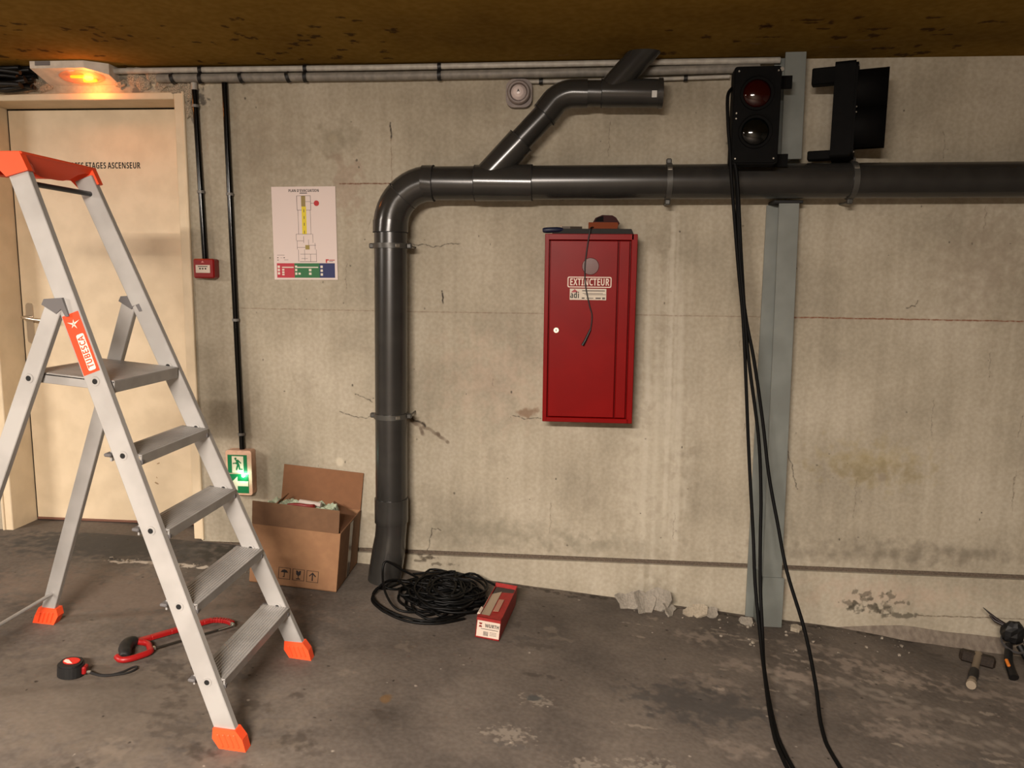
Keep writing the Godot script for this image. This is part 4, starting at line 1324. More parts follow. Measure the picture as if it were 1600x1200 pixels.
	for k in 3:
		box(st, Vector3(cx - 0.06 + k * 0.06, cy - 0.012, cz), Vector3(0.006, 0.016, 0.31), 0.001)
	obj("cap", st, orange, t)
	# brand sticker on the near rail
	var a2: Vector3 = fr.call(1.335, 1.0)
	var b2: Vector3 = fr.call(1.168, 1.0)
	var ydir := (a2 - b2).normalized()
	var zdir := Vector3(0, 0, 1)
	zdir = (zdir - ydir * zdir.dot(ydir)).normalized()
	var bs := Basis(ydir.cross(zdir), ydir, zdir)
	var mid := (a2 + b2) * 0.5 + zdir * 0.0125
	st = mb()
	box(st, mid, Vector3(0.052, a2.distance_to(b2), 0.001), 0.0, bs)
	var so := mat("sticker_orange", Color(0.88, 0.24, 0.07), 0.5)
	var sw := mat("sticker_pale", Color(0.86, 0.80, 0.74), 0.5)
	var stick := obj("sticker", st, so, t)
	st = mb()
	prism(st, round_rect(0.024, 0.108, 0.005), 0.0006, Transform3D(bs, mid + bs * Vector3(0.006, -0.028, 0.0006)))
	obj("name_panel", st, sw, stick)
	text_mesh("lettering", "TUBESCA", 0.019, so, stick, mid + bs * Vector3(0.006, -0.028, 0.0013), bs * Basis(Vector3.BACK, PI / 2), 0.094)
	st = mb()
	for k in 5:
		var an: float = [0.3, 1.3, 2.6, 3.9, 5.1][k]
		var ln: float = [0.022, 0.014, 0.020, 0.013, 0.016][k]
		var d := Vector2(cos(an), sin(an))
		var nn := d.orthogonal() * 0.003
		prism(st, PackedVector2Array([nn, -nn, d * ln]), 0.0006, Transform3D(bs, mid + bs * Vector3(0.0, 0.058, 0.0008)))
	obj("star_emblem", st, sw, stick)

# ------------------------------------------------------------------ things on the floor
func on_floor(t: Node3D, turn := 0.0) -> void:
	t.basis = Basis(Vector3.BACK, -atan(SLOPE)) * Basis(Vector3.UP, turn)

func build_box() -> void:
	var t := thing("cardboard_box", "open brown cardboard box with handling symbols against the wall", "box", Vector3(-1.222, floor_y(-1.222) + 0.001, 0.195))
	on_floor(t, 0.03)
	var card := grained("cardboard", Color(0.51, 0.37, 0.255), Color(0.53, 0.39, 0.27), 0.02, 0.85, 0.0, 2.0, 41)
	var inner := grained("cardboard_inside", Color(0.455, 0.31, 0.205), Color(0.475, 0.325, 0.215), 0.02, 0.9, 0.0, 2.0, 42)
	var w := 0.386
	var d := 0.345
	var h := 0.265
	var th := 0.005
	var st := mb()
	box(st, Vector3(0, th / 2, 0), Vector3(w, th, d), 0.001)
	box(st, Vector3(0, h / 2, d / 2 - th / 2), Vector3(w, h, th), 0.001)
	box(st, Vector3(0, h / 2, -d / 2 + th / 2), Vector3(w, h, th), 0.001)
	box(st, Vector3(-w / 2 + th / 2, h / 2, 0), Vector3(th, h, d - 2 * th), 0.001)
	box(st, Vector3(w / 2 - th / 2, h / 2, 0), Vector3(th, h, d - 2 * th), 0.001)
	obj("body", st, card, t)
	# front flap standing up, leaning out a little
	st = mb()
	box(st, Vector3(-0.004, h + 0.052, d / 2 + 0.006), Vector3(w - 0.006, 0.106, 0.004), 0.001, Basis(Vector3.RIGHT, 0.10))
	obj("front_flap", st, grained("cardboard_tape", Color(0.385, 0.275, 0.185), Color(0.41, 0.295, 0.20), 0.02, 0.6, 0.0, 2.0, 43), t)
	# tall rear flap leaning on the wall
	st = mb()
	box(st, Vector3(0.0, h + 0.087, -d / 2 - 0.004), Vector3(w - 0.004, 0.178, 0.004), 0.001, Basis(Vector3.RIGHT, -0.06))
	obj("rear_flap", st, inner, t)
	# side flaps folded inwards and up
	st = mb()
	prism(st, pv([-0.16, 0.0, 0.10, 0.0, 0.02, 0.12, -0.10, 0.10]), 0.004, Transform3D(Basis(Vector3(0, 0, -1), Vector3(-0.75, 0.66, 0), Vector3(0.66, 0.75, 0)), Vector3(w / 2 - 0.004, h - 0.005, -0.01)))
	obj("side_flap", st, inner, t)
	st = mb()
	prism(st, pv([-0.13, 0.0, 0.15, 0.0, 0.13, 0.13, -0.02, 0.12]), 0.004, Transform3D(Basis(Vector3(0, 0, 1), Vector3(0.66, 0.75, 0), Vector3(-0.75, 0.66, 0)), Vector3(-w / 2 + 0.004, h - 0.005, -0.01)))
	obj("side_flap", st, inner, t)
	# tape down the right side
	st = mb()
	box(st, Vector3(w / 2 + 0.0006, h / 2, -0.01), Vector3(0.0012, h - 0.01, 0.05), 0.0)
	obj("tape", st, mat("tape_grey", Color(0.37, 0.31, 0.25), 0.25), t)
	# printed handling symbols
	var ink := mat("box_ink", Color(0.10, 0.06, 0.05), 0.8)
	var zf := d / 2 + 0.0006
	for i in 3:
		var c := Vector3(-0.04 + i * 0.062, 0.058, zf)
		st = mb()
		for e in [[0, 0.025, 0.052, 0.0015], [0, -0.025, 0.052, 0.0015], [0.025, 0, 0.0015, 0.05], [-0.025, 0, 0.0015, 0.05]]:
			box(st, c + Vector3(e[0], e[1], 0), Vector3(e[2], e[3], 0.001), 0.0)
		var x := Transform3D(Basis.IDENTITY, c)
		if i == 0:
			prism(st, pv([-0.016, 0.004, -0.010, 0.014, 0.0, 0.018, 0.010, 0.014, 0.016, 0.004]), 0.001, x)
			prism(st, pv([-0.0015, 0.005, 0.0015, 0.005, 0.0015, -0.017, -0.006, -0.017, -0.006, -0.014, -0.0015, -0.014]), 0.001, x)
		elif i == 1:
			prism(st, pv([-0.011, 0.019, -0.003, 0.019, 0.0, 0.011, 0.004, 0.019, 0.011, 0.019, 0.009, 0.002, 0.002, -0.004, -0.002, -0.004, -0.009, 0.002]), 0.001, x)
			prism(st, pv([-0.0015, -0.003, 0.0015, -0.003, 0.0015, -0.017, -0.0015, -0.017]), 0.001, x)
			prism(st, pv([-0.009, -0.016, 0.009, -0.016, 0.009, -0.020, -0.009, -0.020]), 0.001, x)
		else:
			prism(st, pv([-0.0022, -0.019, 0.0022, -0.019, 0.0022, 0.010, 0.013, -0.001, 0.015, 0.003, 0.0, 0.019, -0.015, 0.003, -0.013, -0.001, -0.0022, 0.010]), 0.001, x)
		obj("handling_symbol", st, ink, t)
	# what is inside
	var bx := t.transform
	var pk := thing("packing_wrap", "crumpled pale wrapping showing above the cardboard box's front flap", "wrapping", bx * Vector3(-0.01, 0.235, 0.075))
	on_floor(pk, 0.03)
	st = mb()
	var n := FastNoiseLite.new()
	n.seed = 77
	n.frequency = 16.0
	var nx := 46
	var nz := 18
	var hgt := func(i: int, k: int) -> Vector3:
		var x := -0.175 + 0.35 * i / nx
		var z := -0.085 + 0.17 * k / nz
		var e := minf(minf(i, nx - i) / 4.0, minf(k, nz - k) / 3.0)
		return Vector3(x, 0.105 * clampf(e, 0.0, 1.0) + n.get_noise_2d(x, z) * 0.03, z)
	st.set_smooth_group(-1)
	for i in nx:
		for k in nz:
			quad(st, hgt.call(i, k + 1), hgt.call(i + 1, k + 1), hgt.call(i + 1, k), hgt.call(i, k))
	obj("wrap", st, grained("wrap_pale", Color(0.55, 0.60, 0.50), Color(0.68, 0.72, 0.64), 0.05, 0.45, 0.0, 4.0), pk)
	var rd := thing("red_tube", "small red item lying on the wrapping in the cardboard box", "tool", bx * Vector3(0.0, 0.352, 0.125))
	st = mb()
	tube(st, smooth([Vector3(-0.06, 0, 0), Vector3(-0.02, 0.006, 0.005), Vector3(0.03, 0.0, 0.0), Vector3(0.06, 0.004, 0.01)], 4), 0.008, 8)
	obj("handle", st, mat("item_red", Color(0.42, 0.07, 0.05), 0.5), rd)
	var wt := thing("white_tube", "pale tube lying on the wrapping in the cardboard box", "tube", bx * Vector3(0.03, 0.362, 0.09))
	st = mb()
	tube(st, [Vector3(-0.05, 0, 0), Vector3(0.05, -0.008, 0.01)], 0.011, 12)
	obj("tube", st, mat("item_white", Color(0.66, 0.62, 0.58), 0.5), wt)

func build_coil() -> void:
	var t := thing("cable_coil", "loose coil of black cable on the floor below the drain pipe", "cable", Vector3(-0.60, floor_y(-0.60) + 0.001, 0.29))
	on_floor(t)
	var r := RandomNumberGenerator.new()
	r.seed = 5
	var blk := mat("coil_black", Color(0.016, 0.016, 0.016), 0.5, 0.0, 0.3)
	var pts := []
	var turns := 44
	for i in turns:
		var big := i in [3, 9]
		var rx := r.randf_range(0.06, 0.17)
		var rz := r.randf_range(0.05, 0.15)
		var cx := r.randf_range(-0.03, 0.09)
		var cz := r.randf_range(-0.07, 0.07)
		if big:
			rx = 0.22
			rz = 0.21
			cx = -0.05
			cz = 0.03
		var y := 0.007 + 0.052 * float(i) / turns
		for k in 12:
			var a := TAU * k / 12.0 + i * 0.13
			var qx := cx + cos(a) * rx
			var qz := cz + sin(a) * rz * (1.0 + r.randf_range(-0.08, 0.08))
			if qx < -0.14:
				qz = maxf(qz, -0.03)
			pts.append(Vector3(qx, (y if not big else 0.008) + r.randf_range(-0.004, 0.006), qz))
	var st := mb()
	tube(st, smooth(pts, 3), 0.0052, 7)
	obj("coil", st, blk, t)
	st = mb()
	tube(st, smooth([Vector3(-0.10, 0.06, -0.06), Vector3(-0.17, 0.10, -0.03), Vector3(-0.235, 0.14, 0.0), Vector3(-0.24, 0.10, 0.03), Vector3(-0.20, 0.05, 0.12), Vector3(-0.12, 0.02, 0.20), Vector3(0.0, 0.014, 0.16)], 6), 0.0052, 8)
	obj("loose_loop", st, blk, t)
	st = mb()
	tube(st, smooth([Vector3(-0.12, 0.03, -0.08), Vector3(-0.22, 0.05, -0.01), Vector3(-0.265, 0.008, 0.08), Vector3(-0.21, 0.008, 0.18), Vector3(-0.08, 0.008, 0.26), Vector3(0.05, 0.01, 0.25), Vector3(0.15, 0.014, 0.18)], 6), 0.0052, 8)
	obj("loose_loop", st, blk, t)
	st = mb()
	tube(st, smooth([Vector3(-0.14, 0.04, -0.14), Vector3(0.0, 0.05, -0.19), Vector3(0.14, 0.04, -0.20), Vector3(0.24, 0.03, -0.16), Vector3(0.285, 0.012, -0.09), Vector3(0.295, 0.008, -0.06)], 6), 0.0052, 8)
	obj("loose_end", st, blk, t)

func build_screw_box() -> void:
	var t := thing("screw_box", "opened red and white screw carton lying beside the black cable", "carton", Vector3(-0.322, floor_y(-0.322) + 0.001, 0.415))
	on_floor(t, -0.10)
	var red := grained("carton_red", Color(0.52, 0.09, 0.075), Color(0.58, 0.115, 0.095), 0.03, 0.6, 0.0, 3.0)
	var white := mat("carton_white", Color(0.78, 0.72, 0.66), 0.6)
	var w := 0.098
	var h := 0.088
	var d := 0.36
	var st := mb()
	box(st, Vector3(0, 0.0015, 0), Vector3(w, 0.003, d), 0.0)
	box(st, Vector3(-w / 2 + 0.0015, h * 0.42, 0), Vector3(0.003, h * 0.84, d), 0.0)
	box(st, Vector3(w / 2 - 0.0015, h / 2, 0), Vector3(0.003, h, d), 0.0)
	box(st, Vector3(0, h / 2, -d / 2 + 0.0015), Vector3(w, h, 0.003), 0.0)
	box(st, Vector3(0, h / 2, d / 2 - 0.0015), Vector3(w, h, 0.003), 0.0)
	box(st, Vector3(0, h - 0.0015, d / 2 - 0.012), Vector3(w, 0.003, 0.024), 0.0)
	obj("carton", st, red, t)
	# torn lid: half red, half pale, sagging to the left
	st = mb()
	box(st, Vector3(0.018, h - 0.004, 0.03), Vector3(0.062, 0.0025, 0.25), 0.0, Basis(Vector3.BACK, 0.10))
	var lid := obj("lid", st, red, t)
	st = mb()
	box(st, Vector3(-0.029, h - 0.014, 0.03), Vector3(0.054, 0.0025, 0.25), 0.0, Basis(Vector3.BACK, 0.42))
	obj("lid_fold", st, mat("carton_inside", Color(0.60, 0.53, 0.44), 0.8), lid)
	st = mb()
	box(st, Vector3(0.012, h + 0.0005, 0.05), Vector3(0.022, 0.001, 0.12), 0.0, Basis(Vector3.BACK, 0.10))
	obj("printed_panel", st, mat("carton_print", Color(0.62, 0.45, 0.37), 0.6), lid)
	st = mb()
	box(st, Vector3(-0.030, h - 0.0145, 0.03), Vector3(0.004, 0.001, 0.10), 0.0, Basis(Vector3.BACK, 0.42))
	obj("slot_line", st, M.ink, lid)
	st = mb()
	box(st, Vector3(-w / 2 - 0.004, h * 0.85, 0.10), Vector3(0.012, 0.010, 0.06), 0.002, Basis(Vector3.BACK, -0.5))
	obj("torn_edge", st, white, t)
	st = mb()
	box(st, Vector3(0.0, h * 0.42, -d / 2 + 0.045), Vector3(w - 0.01, h * 0.82, 0.075), 0.004)
	obj("inner_tray", st, mat("tray_grey", Color(0.20, 0.185, 0.165), 0.6), t)
	# end label
	st = mb()
	box(st, Vector3(0.001, h * 0.46, d / 2 + 0.0006), Vector3(0.092, 0.066, 0.001), 0.0)
	var lab := obj("end_label", st, white, t)
	text_mesh("lettering", "WURTH", 0.0145, M.ink, lab, Vector3(0.016, 0.056, d / 2 + 0.0016), Basis.IDENTITY, 0.056)
	st = mb()
	for q in [[-0.031, 0.061], [-0.031, 0.051]]:
		prism(st, pv([-0.007, 0.004, 0.007, 0.004, 0.004, -0.003, -0.004, -0.003]) if q[1] > 0.055 else pv([-0.007, -0.004, 0.007, -0.004, 0.004, 0.003, -0.004, 0.003]), 0.0008, Transform3D(Basis.IDENTITY, Vector3(q[0], q[1], d / 2 + 0.0014)))
	obj("emblem", st, mat("emblem_red", Color(0.45, 0.05, 0.05), 0.6), lab)
	st = mb()
	for k in 7:
		box(st, Vector3(-0.016 + k * 0.0028, 0.022, d / 2 + 0.0014), Vector3([0.0016, 0.001, 0.002, 0.001][k % 4], 0.018, 0.0006), 0.0)
	box(st, Vector3(0.006, 0.041, d / 2 + 0.0014), Vector3(0.07, 0.002, 0.0006), 0.0)
	for k in 3:
		box(st, Vector3(0.022, 0.030 - k * 0.006, d / 2 + 0.0014), Vector3(0.028, 0.0012, 0.0006), 0.0)
	obj("small_print", st, mat("print_dark", Color(0.22, 0.18, 0.17), 0.7), lab)

func build_saw_and_tape() -> void:
	# hacksaw lying flat; local X along the blade
	var a := Vector3(-1.52, 0, 1.09)
	var t := thing("hacksaw", "red framed hacksaw with black grip lying under the ladder", "saw", Vector3(a.x, floor_y(a.x) + 0.001, a.z))
	var dir := atan2(1.09 - 0.81, -1.30 + 1.52)
	on_floor(t, dir)
	var red := mat("saw_red", Color(0.56, 0.045, 0.05), 0.45)
	var blk := mat("saw_black", Color(0.055, 0.053, 0.052), 0.6)
	var st := mb()
	# frame back bar, front arm (flat on the floor: frame lies in local XZ)
	var back := [Vector3(0.055, 0.012, -0.075), Vector3(0.30, 0.012, -0.085), Vector3(0.345, 0.012, -0.078), Vector3(0.375, 0.012, -0.05), Vector3(0.385, 0.012, -0.02)]
	var sm := smooth(back, 4)
	for i in sm.size() - 1:
		bar(st, sm[i], (sm[i + 1] as Vector3) + ((sm[i + 1] as Vector3) - (sm[i] as Vector3)).normalized() * 0.002, 0.022, 0.016, Vector3.UP, 0.003)
	obj("frame", st, red, t)
	st = mb()
	var guard := smooth([Vector3(0.06, 0.012, -0.07), Vector3(0.078, 0.012, -0.04), Vector3(0.072, 0.012, -0.005), Vector3(0.06, 0.012, 0.022), Vector3(0.0, 0.012, 0.030), Vector3(-0.032, 0.012, 0.020), Vector3(-0.036, 0.012, -0.008)], 4)
	tube(st, guard, 0.011, 8)
	obj("hand_guard", st, red, t)
	st = mb()
	tube(st, smooth([Vector3(0.052, 0.016, -0.078), Vector3(0.022, 0.018, -0.066), Vector3(0.0, 0.019, -0.035), Vector3(-0.012, 0.018, 0.0), Vector3(-0.022, 0.015, 0.015)], 4), [0.015, 0.018, 0.02, 0.021, 0.022, 0.022, 0.022, 0.022, 0.022, 0.021, 0.02, 0.02, 0.02, 0.019, 0.018, 0.016, 0.014], 12)
	obj("grip", st, blk, t)
	st = mb()
	box(st, Vector3(0.225, 0.010, 0.0), Vector3(0.30, 0.0015, 0.013), 0.0, Basis(Vector3.UP, 0.02))
	for k in 60:
		prism(st, pv([0.0, 0.0, 0.005, 0.0, 0.0025, 0.003]), 0.001, Transform3D(Basis(Vector3.RIGHT, PI / 2), Vector3(0.078 + k * 0.005, 0.010, 0.0055 - k * 0.0001)))
	obj("blade", st, mat("blade_dark", Color(0.07, 0.06, 0.055), 0.5, 0.4), t)
	st = mb()
	box(st, Vector3(0.076, 0.012, 0.003), Vector3(0.026, 0.012, 0.016), 0.003)
	box(st, Vector3(0.381, 0.012, -0.01), Vector3(0.012, 0.012, 0.022), 0.003)
	bar(st, Vector3(0.381, 0.012, 0.0), Vector3(0.32, 0.011, 0.002), 0.005, 0.004, Vector3.UP, 0.001)
	obj("blade_holder", st, mat("bolt", Color(0.6, 0.58, 0.54), 0.35, 0.8), t)
	# tape measure
	var p := Vector3(-1.63, 0, 1.235)
	var tm := thing("tape_measure", "black and red tape measure with a wrist strap on the floor", "tape measure", Vector3(p.x, floor_y(p.x) + 0.001, p.z))
	on_floor(tm, 0.25)
	st = mb()
	var sh := PackedVector2Array()
	for k in 22:
		var an := TAU * k / 22.0
		sh.append(Vector2(cos(an) * 0.040, sin(an) * (0.036 if sin(an) < 0.0 else 0.040)))
	var lay := Basis(Vector3.RIGHT, -PI / 2)
	prism(st, sh, 0.036, Transform3D(lay, Vector3(0, 0.020, 0)))
	prism(st, round_rect(0.066, 0.066, 0.028), 0.008, Transform3D(lay, Vector3(0, 0.041, 0)))
	box(st, Vector3(0.004, 0.024, -0.042), Vector3(0.034, 0.026, 0.02), 0.006)
	obj("case", st, blk, tm)
	st = mb()
	var el := disc(0.023, 20)
	for k in el.size():
		el[k] = Vector2(el[k].x * 1.1, el[k].y * 0.85)
	prism(st, el, 0.003, Transform3D(lay, Vector3(0.0, 0.046, -0.004)))
	var badge := obj("badge", st, mat("badge_orange", Color(0.78, 0.12, 0.06), 0.5), tm)
	st = mb()
	prism(st, pv([-0.022, -0.006, -0.006, -0.017, 0.008, -0.018, -0.010, 0.004, -0.020, 0.006]), 0.001, Transform3D(lay, Vector3(0, 0.048, -0.004)))
	obj("badge_white", st, mat("sticker_pale", Color(0.86, 0.80, 0.74), 0.5), badge)
	st = mb()
	box(st, Vector3(0.042, 0.020, 0.0), Vector3(0.014, 0.026, 0.03), 0.004)
	obj("mouthpiece", st, red, tm)
	st = mb()
	box(st, Vector3(0.056, 0.013, 0.004), Vector3(0.014, 0.009, 0.008), 0.002)
	obj("clip", st, mat("bolt", Color(0.6, 0.58, 0.54), 0.35, 0.8), tm)
	st = mb()
	tube(st, smooth([Vector3(0.06, 0.012, 0.004), Vector3(0.09, 0.008, 0.012), Vector3(0.125, 0.006, 0.008), Vector3(0.155, 0.006, -0.012), Vector3(0.175, 0.006, -0.038), Vector3(0.187, 0.006, -0.046), Vector3(0.19, 0.006, -0.03), Vector3(0.172, 0.006, -0.006), Vector3(0.14, 0.006, 0.008), Vector3(0.10, 0.006, 0.016), Vector3(0.06, 0.010, 0.006)], 5), 0.0034, 8)
	obj("strap", st, mat("strap_black", Color(0.06, 0.045, 0.04), 0.8), tm)

func build_right_tools() -> void:
	# club hammer
	var p := Vector3(1.66, 0, 0.29)
	var t := thing("club_hammer", "short club hammer with worn head lying near the wall at right", "hammer", Vector3(p.x, floor_y(p.x) + 0.001, p.z))
	on_floor(t, 0.0)
	var head := Vector3(0.055, 0.026, -0.085)
	var tail := Vector3(-0.085, 0.016, 0.155)
	var st := mb()
	var hd := Vector3(0.93, 0.0, 0.37).normalized()
	bar(st, head - hd * 0.066, head + hd * 0.066, 0.046, 0.046, Vector3.UP, 0.009)
	obj("head", st, grained("hammer_steel", Color(0.13, 0.10, 0.075), Color(0.20, 0.16, 0.125), 0.05, 0.6, 0.3, 4.0), t)
	st = mb()
	tube(st, [head + Vector3(0.004, 0.018, -0.006), head.lerp(tail, 0.2), head.lerp(tail, 0.5), head.lerp(tail, 0.95)], [0.016, 0.014, 0.014, 0.016], 12)
	obj("shaft", st, mat("shaft_pale", Color(0.42, 0.37, 0.30), 0.8), t)
	st = mb()
	tube(st, [head.lerp(tail, 0.48), head.lerp(tail, 0.62), head.lerp(tail, 0.80)], [0.017, 0.019, 0.017], 12)
	obj("grip", st, mat("saw_black", Color(0.055, 0.053, 0.052), 0.6), t)
	st = mb()
	tube(st, [head.lerp(tail, 0.93), tail], [0.019, 0.018], 12)
	obj("butt", st, mat("butt_pale", Color(0.52, 0.47, 0.40), 0.7), t)
	# two handled cutter standing against the wall, partly out of frame
	p = Vector3(1.86, 0, 0.19)
	t = thing("cutting_tool", "black two handled tool with pointed tip at the right edge", "tool", Vector3(p.x, floor_y(p.x) + 0.001, p.z))
	on_floor(t, 0.0)
	var blk := mat("tool_black", Color(0.03, 0.031, 0.035), 0.45)
	for s in [-1.0, 1.0]:
		st = mb()
		tube(st, smooth([Vector3(s * 0.055, 0.014, 0.13), Vector3(s * 0.045, 0.05, 0.06), Vector3(s * 0.022, 0.10, 0.0)], 4), [0.019, 0.018, 0.017, 0.017, 0.016, 0.016, 0.016, 0.015, 0.015], 12)
		var hnd := obj("handle", st, blk, t)
		st = mb()
		box(st, Vector3(s * 0.052 - 0.012, 0.055, 0.085), Vector3(0.012, 0.012, 0.035), 0.003, Basis(Vector3.RIGHT, 0.5))
		obj("yellow_mark", st, mat("mark_yellow", Color(0.72, 0.40, 0.12), 0.5), hnd)
	st = mb()
	lump(st, Vector3(0.0, 0.145, -0.025), Vector3(0.05, 0.05, 0.035), 6, 0.15, Basis.IDENTITY, 12)
	obj("joint", st, blk, t)
	st = mb()
	lathe(st, [[0.047, -0.004], [0.053, -0.004], [0.053, 0.004], [0.047, 0.004]], Transform3D(Basis(Vector3.RIGHT, 0.4), Vector3(0.0, 0.105, -0.005)), 20)
	obj("ring", st, mat("ring_grey", Color(0.34, 0.33, 0.33), 0.4, 0.5), t)
	for k in 2:
		st = mb()
		tube(st, [Vector3(-0.02, 0.165, -0.03), Vector3(-0.07, 0.19 - k * 0.012, -0.05), Vector3(-0.115 + k * 0.03, 0.222 - k * 0.03, -0.07)], [0.009, 0.006, 0.0015], 8)
		obj("tip", st, mat("tip_dark", Color(0.10, 0.06, 0.06), 0.5), t)

func flake(st: SurfaceTool, r: float, th: float, sd: int, bend: float) -> void:   # jagged curved shard of plaster
	var g := RandomNumberGenerator.new()
	g.seed = sd
	var n := 11
	var rim := []
	for i in n:
		var a := TAU * i / n
		var q := Vector2(cos(a), sin(a) * 0.75) * r * g.randf_range(0.62, 1.15)
		rim.append(q)
	var f := func(q: Vector2, k: float) -> Vector3: return Vector3(q.x, th * k + bend * (q.x * q.x * 6.0 - q.y * 0.6) + sin(q.y * 60.0) * 0.003, q.y)
	st.set_smooth_group(-1)
	for i in n:
		var a: Vector2 = rim[i]
		var b: Vector2 = rim[(i + 1) % n]
		var am := a * 0.5
		var bm := b * 0.5
		for k in [1.0, 0.0]:
			var q := [f.call(Vector2.ZERO, k), f.call(am, k), f.call(bm, k), f.call(a, k), f.call(b, k)]
			if k > 0.5:
				tri(st, q[0], q[2], q[1])
				quad(st, q[1], q[2], q[4], q[3])
			else:
				tri(st, q[0], q[1], q[2])
				quad(st, q[2], q[1], q[3], q[4])
		quad(st, f.call(a, 0.0), f.call(a, 1.0), f.call(b, 1.0), f.call(b, 0.0))

func build_rubble() -> void:
	var gm := grained("shard_grey", Color(0.49, 0.465, 0.42), Color(0.58, 0.55, 0.505), 0.04, 0.95, 0.0, 4.0)
	var pm := grained("shard_pale", Color(0.55, 0.51, 0.44), Color(0.63, 0.59, 0.52), 0.04, 0.95, 0.0, 4.0)
	var spec := [
		[0.245, 0.085, 0.062, 0.010, 1.0, 0.2, 0.30, gm, "broad grey plaster flake, leftmost of the rubble by the wall"],
		[0.315, 0.105, 0.066, 0.010, 1.2, 0.5, 0.45, gm, "curled grey plaster flake tilted up in the rubble pile"],
		[0.385, 0.075, 0.070, 0.012, 1.4, -0.4, 0.75, gm, "largest folded plaster flake leaning at the wall foot"],
		[0.425, 0.105, 0.045, 0.010, 0.8, 0.9, 0.55, gm, "pointed grey plaster flake right of the folded one"],
		[0.515, 0.095, 0.030, 0.010, 1.0, 0.3, 0.5, pm, "small pale plaster shard between the two rubble groups"],
		[0.565, 0.085, 0.048, 0.013, 0.6, -0.2, 0.5, pm, "yellowish plaster shard in the right rubble group"],
		[0.625, 0.080, 0.034, 0.010, 0.9, 0.4, 0.4, gm, "small grey plaster shard ending the right rubble group"],
		[0.775, 0.110, 0.034, 0.012, 0.5, 0.1, 0.3, gm, "grey concrete chip on the floor just left of the post"],
		[0.985, 0.115, 0.026, 0.020, 0.2, 0.1, 0.2, pm, "pale concrete chip on the floor just right of the post"]]
	for i in spec.size():
		var q = spec[i]
		var t := thing("plaster_flake", q[8], "rubble", Vector3(q[0], floor_y(q[0]) + q[2] * sin(q[6]) * 0.75, q[1]), "rubble along the wall foot")
		t.basis = Basis(Vector3.UP, q[5]) * Basis(Vector3.RIGHT, q[6])
		var st := mb()
		flake(st, q[2], q[3], 100 + i * 7, q[4])
		obj("flake", st, q[7], t)
	# crumbs nobody could count
	var st := mb()
	var g := RandomNumberGenerator.new()
	g.seed = 12
	for i in 110:
		var x := g.randf_range(0.2, 1.5) if i % 3 else g.randf_range(0.6, 1.05)
		var z := 0.03 + absf(g.randfn(0.0, 0.12)) if i % 3 else g.randf_range(0.05, 0.35)
		var s := 0.0015 + pow(g.randf(), 5.0) * 0.010
		lump(st, Vector3(x, floor_y(x) + s * 0.3, z), Vector3(s, s * 0.6, s * 0.8), i, 0.4, Basis(Vector3.UP, g.randf() * 6.0), 5)
	var o := obj("plaster_crumbs", st, grained("crumb", Color(0.44, 0.41, 0.37), Color(0.58, 0.54, 0.48), 0.04, 0.95, 0.0, 4.0))
	o.set_meta("kind", "stuff")
	o.set_meta("label", "scattered pale plaster crumbs around the foot of the post")
	o.set_meta("category", "debris")
	st = mb()
	for i in 70:
		var x := g.randf_range(-2.1, -1.45)
		var s := 0.0015 + pow(g.randf(), 3.0) * 0.009
		lump(st, Vector3(x, floor_y(x) + s * 0.3, 0.32 - (x + 2.1) * 0.07 + g.randfn(0.0, 0.02)), Vector3(s, s * 0.5, s * 0.8), i, 0.4, Basis(Vector3.UP, g.randf() * 6.0), 5)
	o = obj("mortar_crumbs", st, M.crumb)
	o.set_meta("kind", "stuff")
	o.set_meta("label", "broken white line of mortar crumbs on the floor before the door")
	o.set_meta("category", "debris")

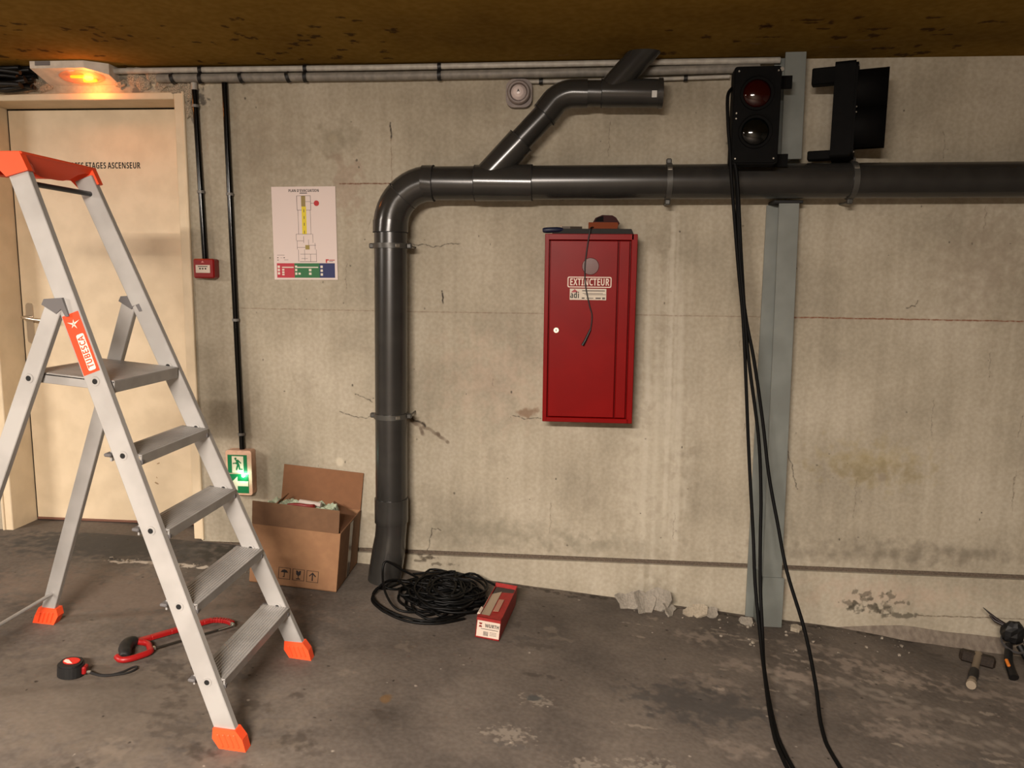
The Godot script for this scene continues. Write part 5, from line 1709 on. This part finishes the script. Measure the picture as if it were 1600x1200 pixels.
func build_luminaire(label: String, at: Vector3, energy: float, length: float) -> void:
	var t := thing("ceiling_luminaire", label, "lamp", at, "fluorescent lamps")
	var st := mb()
	box(st, Vector3(0, 0.045, 0), Vector3(length, 0.05, 0.16), 0.004)
	obj("housing", st, mat("lum_white", Color(0.75, 0.74, 0.70), 0.5), t)
	var em := mat("lum_diffuser", Color(1, 0.97, 0.9), 0.4)
	em.emission_enabled = true
	em.emission = LAMP
	em.emission_energy_multiplier = 3.0
	st = mb()
	box(st, Vector3(0, -0.022, 0), Vector3(length - 0.02, 0.084, 0.14), 0.006)
	obj("diffuser", st, em, t)
	# the diffuser box shines from its underside and from both long sides
	for q in [[Vector2(length - 0.04, 0.13), Vector3(-PI / 2, 0, 0), Vector3(0, -0.067, 0), 1.0], [Vector2(length - 0.04, 0.08), Vector3(0, 0, 0), Vector3(0, -0.022, -0.073), 0.14], [Vector2(length - 0.04, 0.08), Vector3(0, PI, 0), Vector3(0, -0.022, 0.073), 0.14]]:
		var l := AreaLight3D.new()
		l.name = "diffuser_light"
		l.area_size = q[0]
		l.light_color = LAMP
		l.light_energy = energy * q[3]
		l.shadow_enabled = true
		l.area_range = 20.0
		l.area_attenuation = 2.0
		l.rotation = q[1]
		l.position = q[2]
		t.add_child(l, true)

func _ready() -> void:
	rng.seed = 20240
	# camera
	var cam := Camera3D.new()
	cam.name = "camera"
	cam.fov = rad_to_deg(2.0 * atan(600.0 / 1202.0))
	cam.position = Vector3(0, 1.445, 3.46)
	cam.rotation_degrees = Vector3(-7.72, 5.0, 0.605)
	cam.near = 0.05
	add_child(cam)
	cam.make_current()
	# environment: closed underground room, no sky
	var we := WorldEnvironment.new()
	we.name = "environment"
	var e := Environment.new()
	e.background_mode = Environment.BG_COLOR
	e.background_color = Color(0, 0, 0)
	e.tonemap_mode = Environment.TONE_MAPPER_LINEAR
	e.tonemap_exposure = 0.93
	e.sdfgi_enabled = true
	e.ssao_enabled = true
	e.ssil_enabled = true
	we.environment = e
	add_child(we)
	# lamps of the car park: a row of battens on the ceiling in front of the wall
	build_luminaire("fluorescent batten on the ceiling behind the viewer", Vector3(-0.65, 2.30, 4.8), 66.0, 1.25)
	build_luminaire("fluorescent batten on the ceiling far to the left", Vector3(-4.9, 2.30, 3.0), 25.0, 1.25)
	build_shell()
	build_door()
	build_ladder()
	build_pipe()
	build_cabinet()
	build_post()
	build_signals()
	build_conduits()
	build_lamp()
	build_call_point()
	build_exit_sign()
	build_plan()
	build_siren()
	build_box()
	build_coil()
	build_screw_box()
	build_saw_and_tape()
	build_right_tools()
	build_rubble()
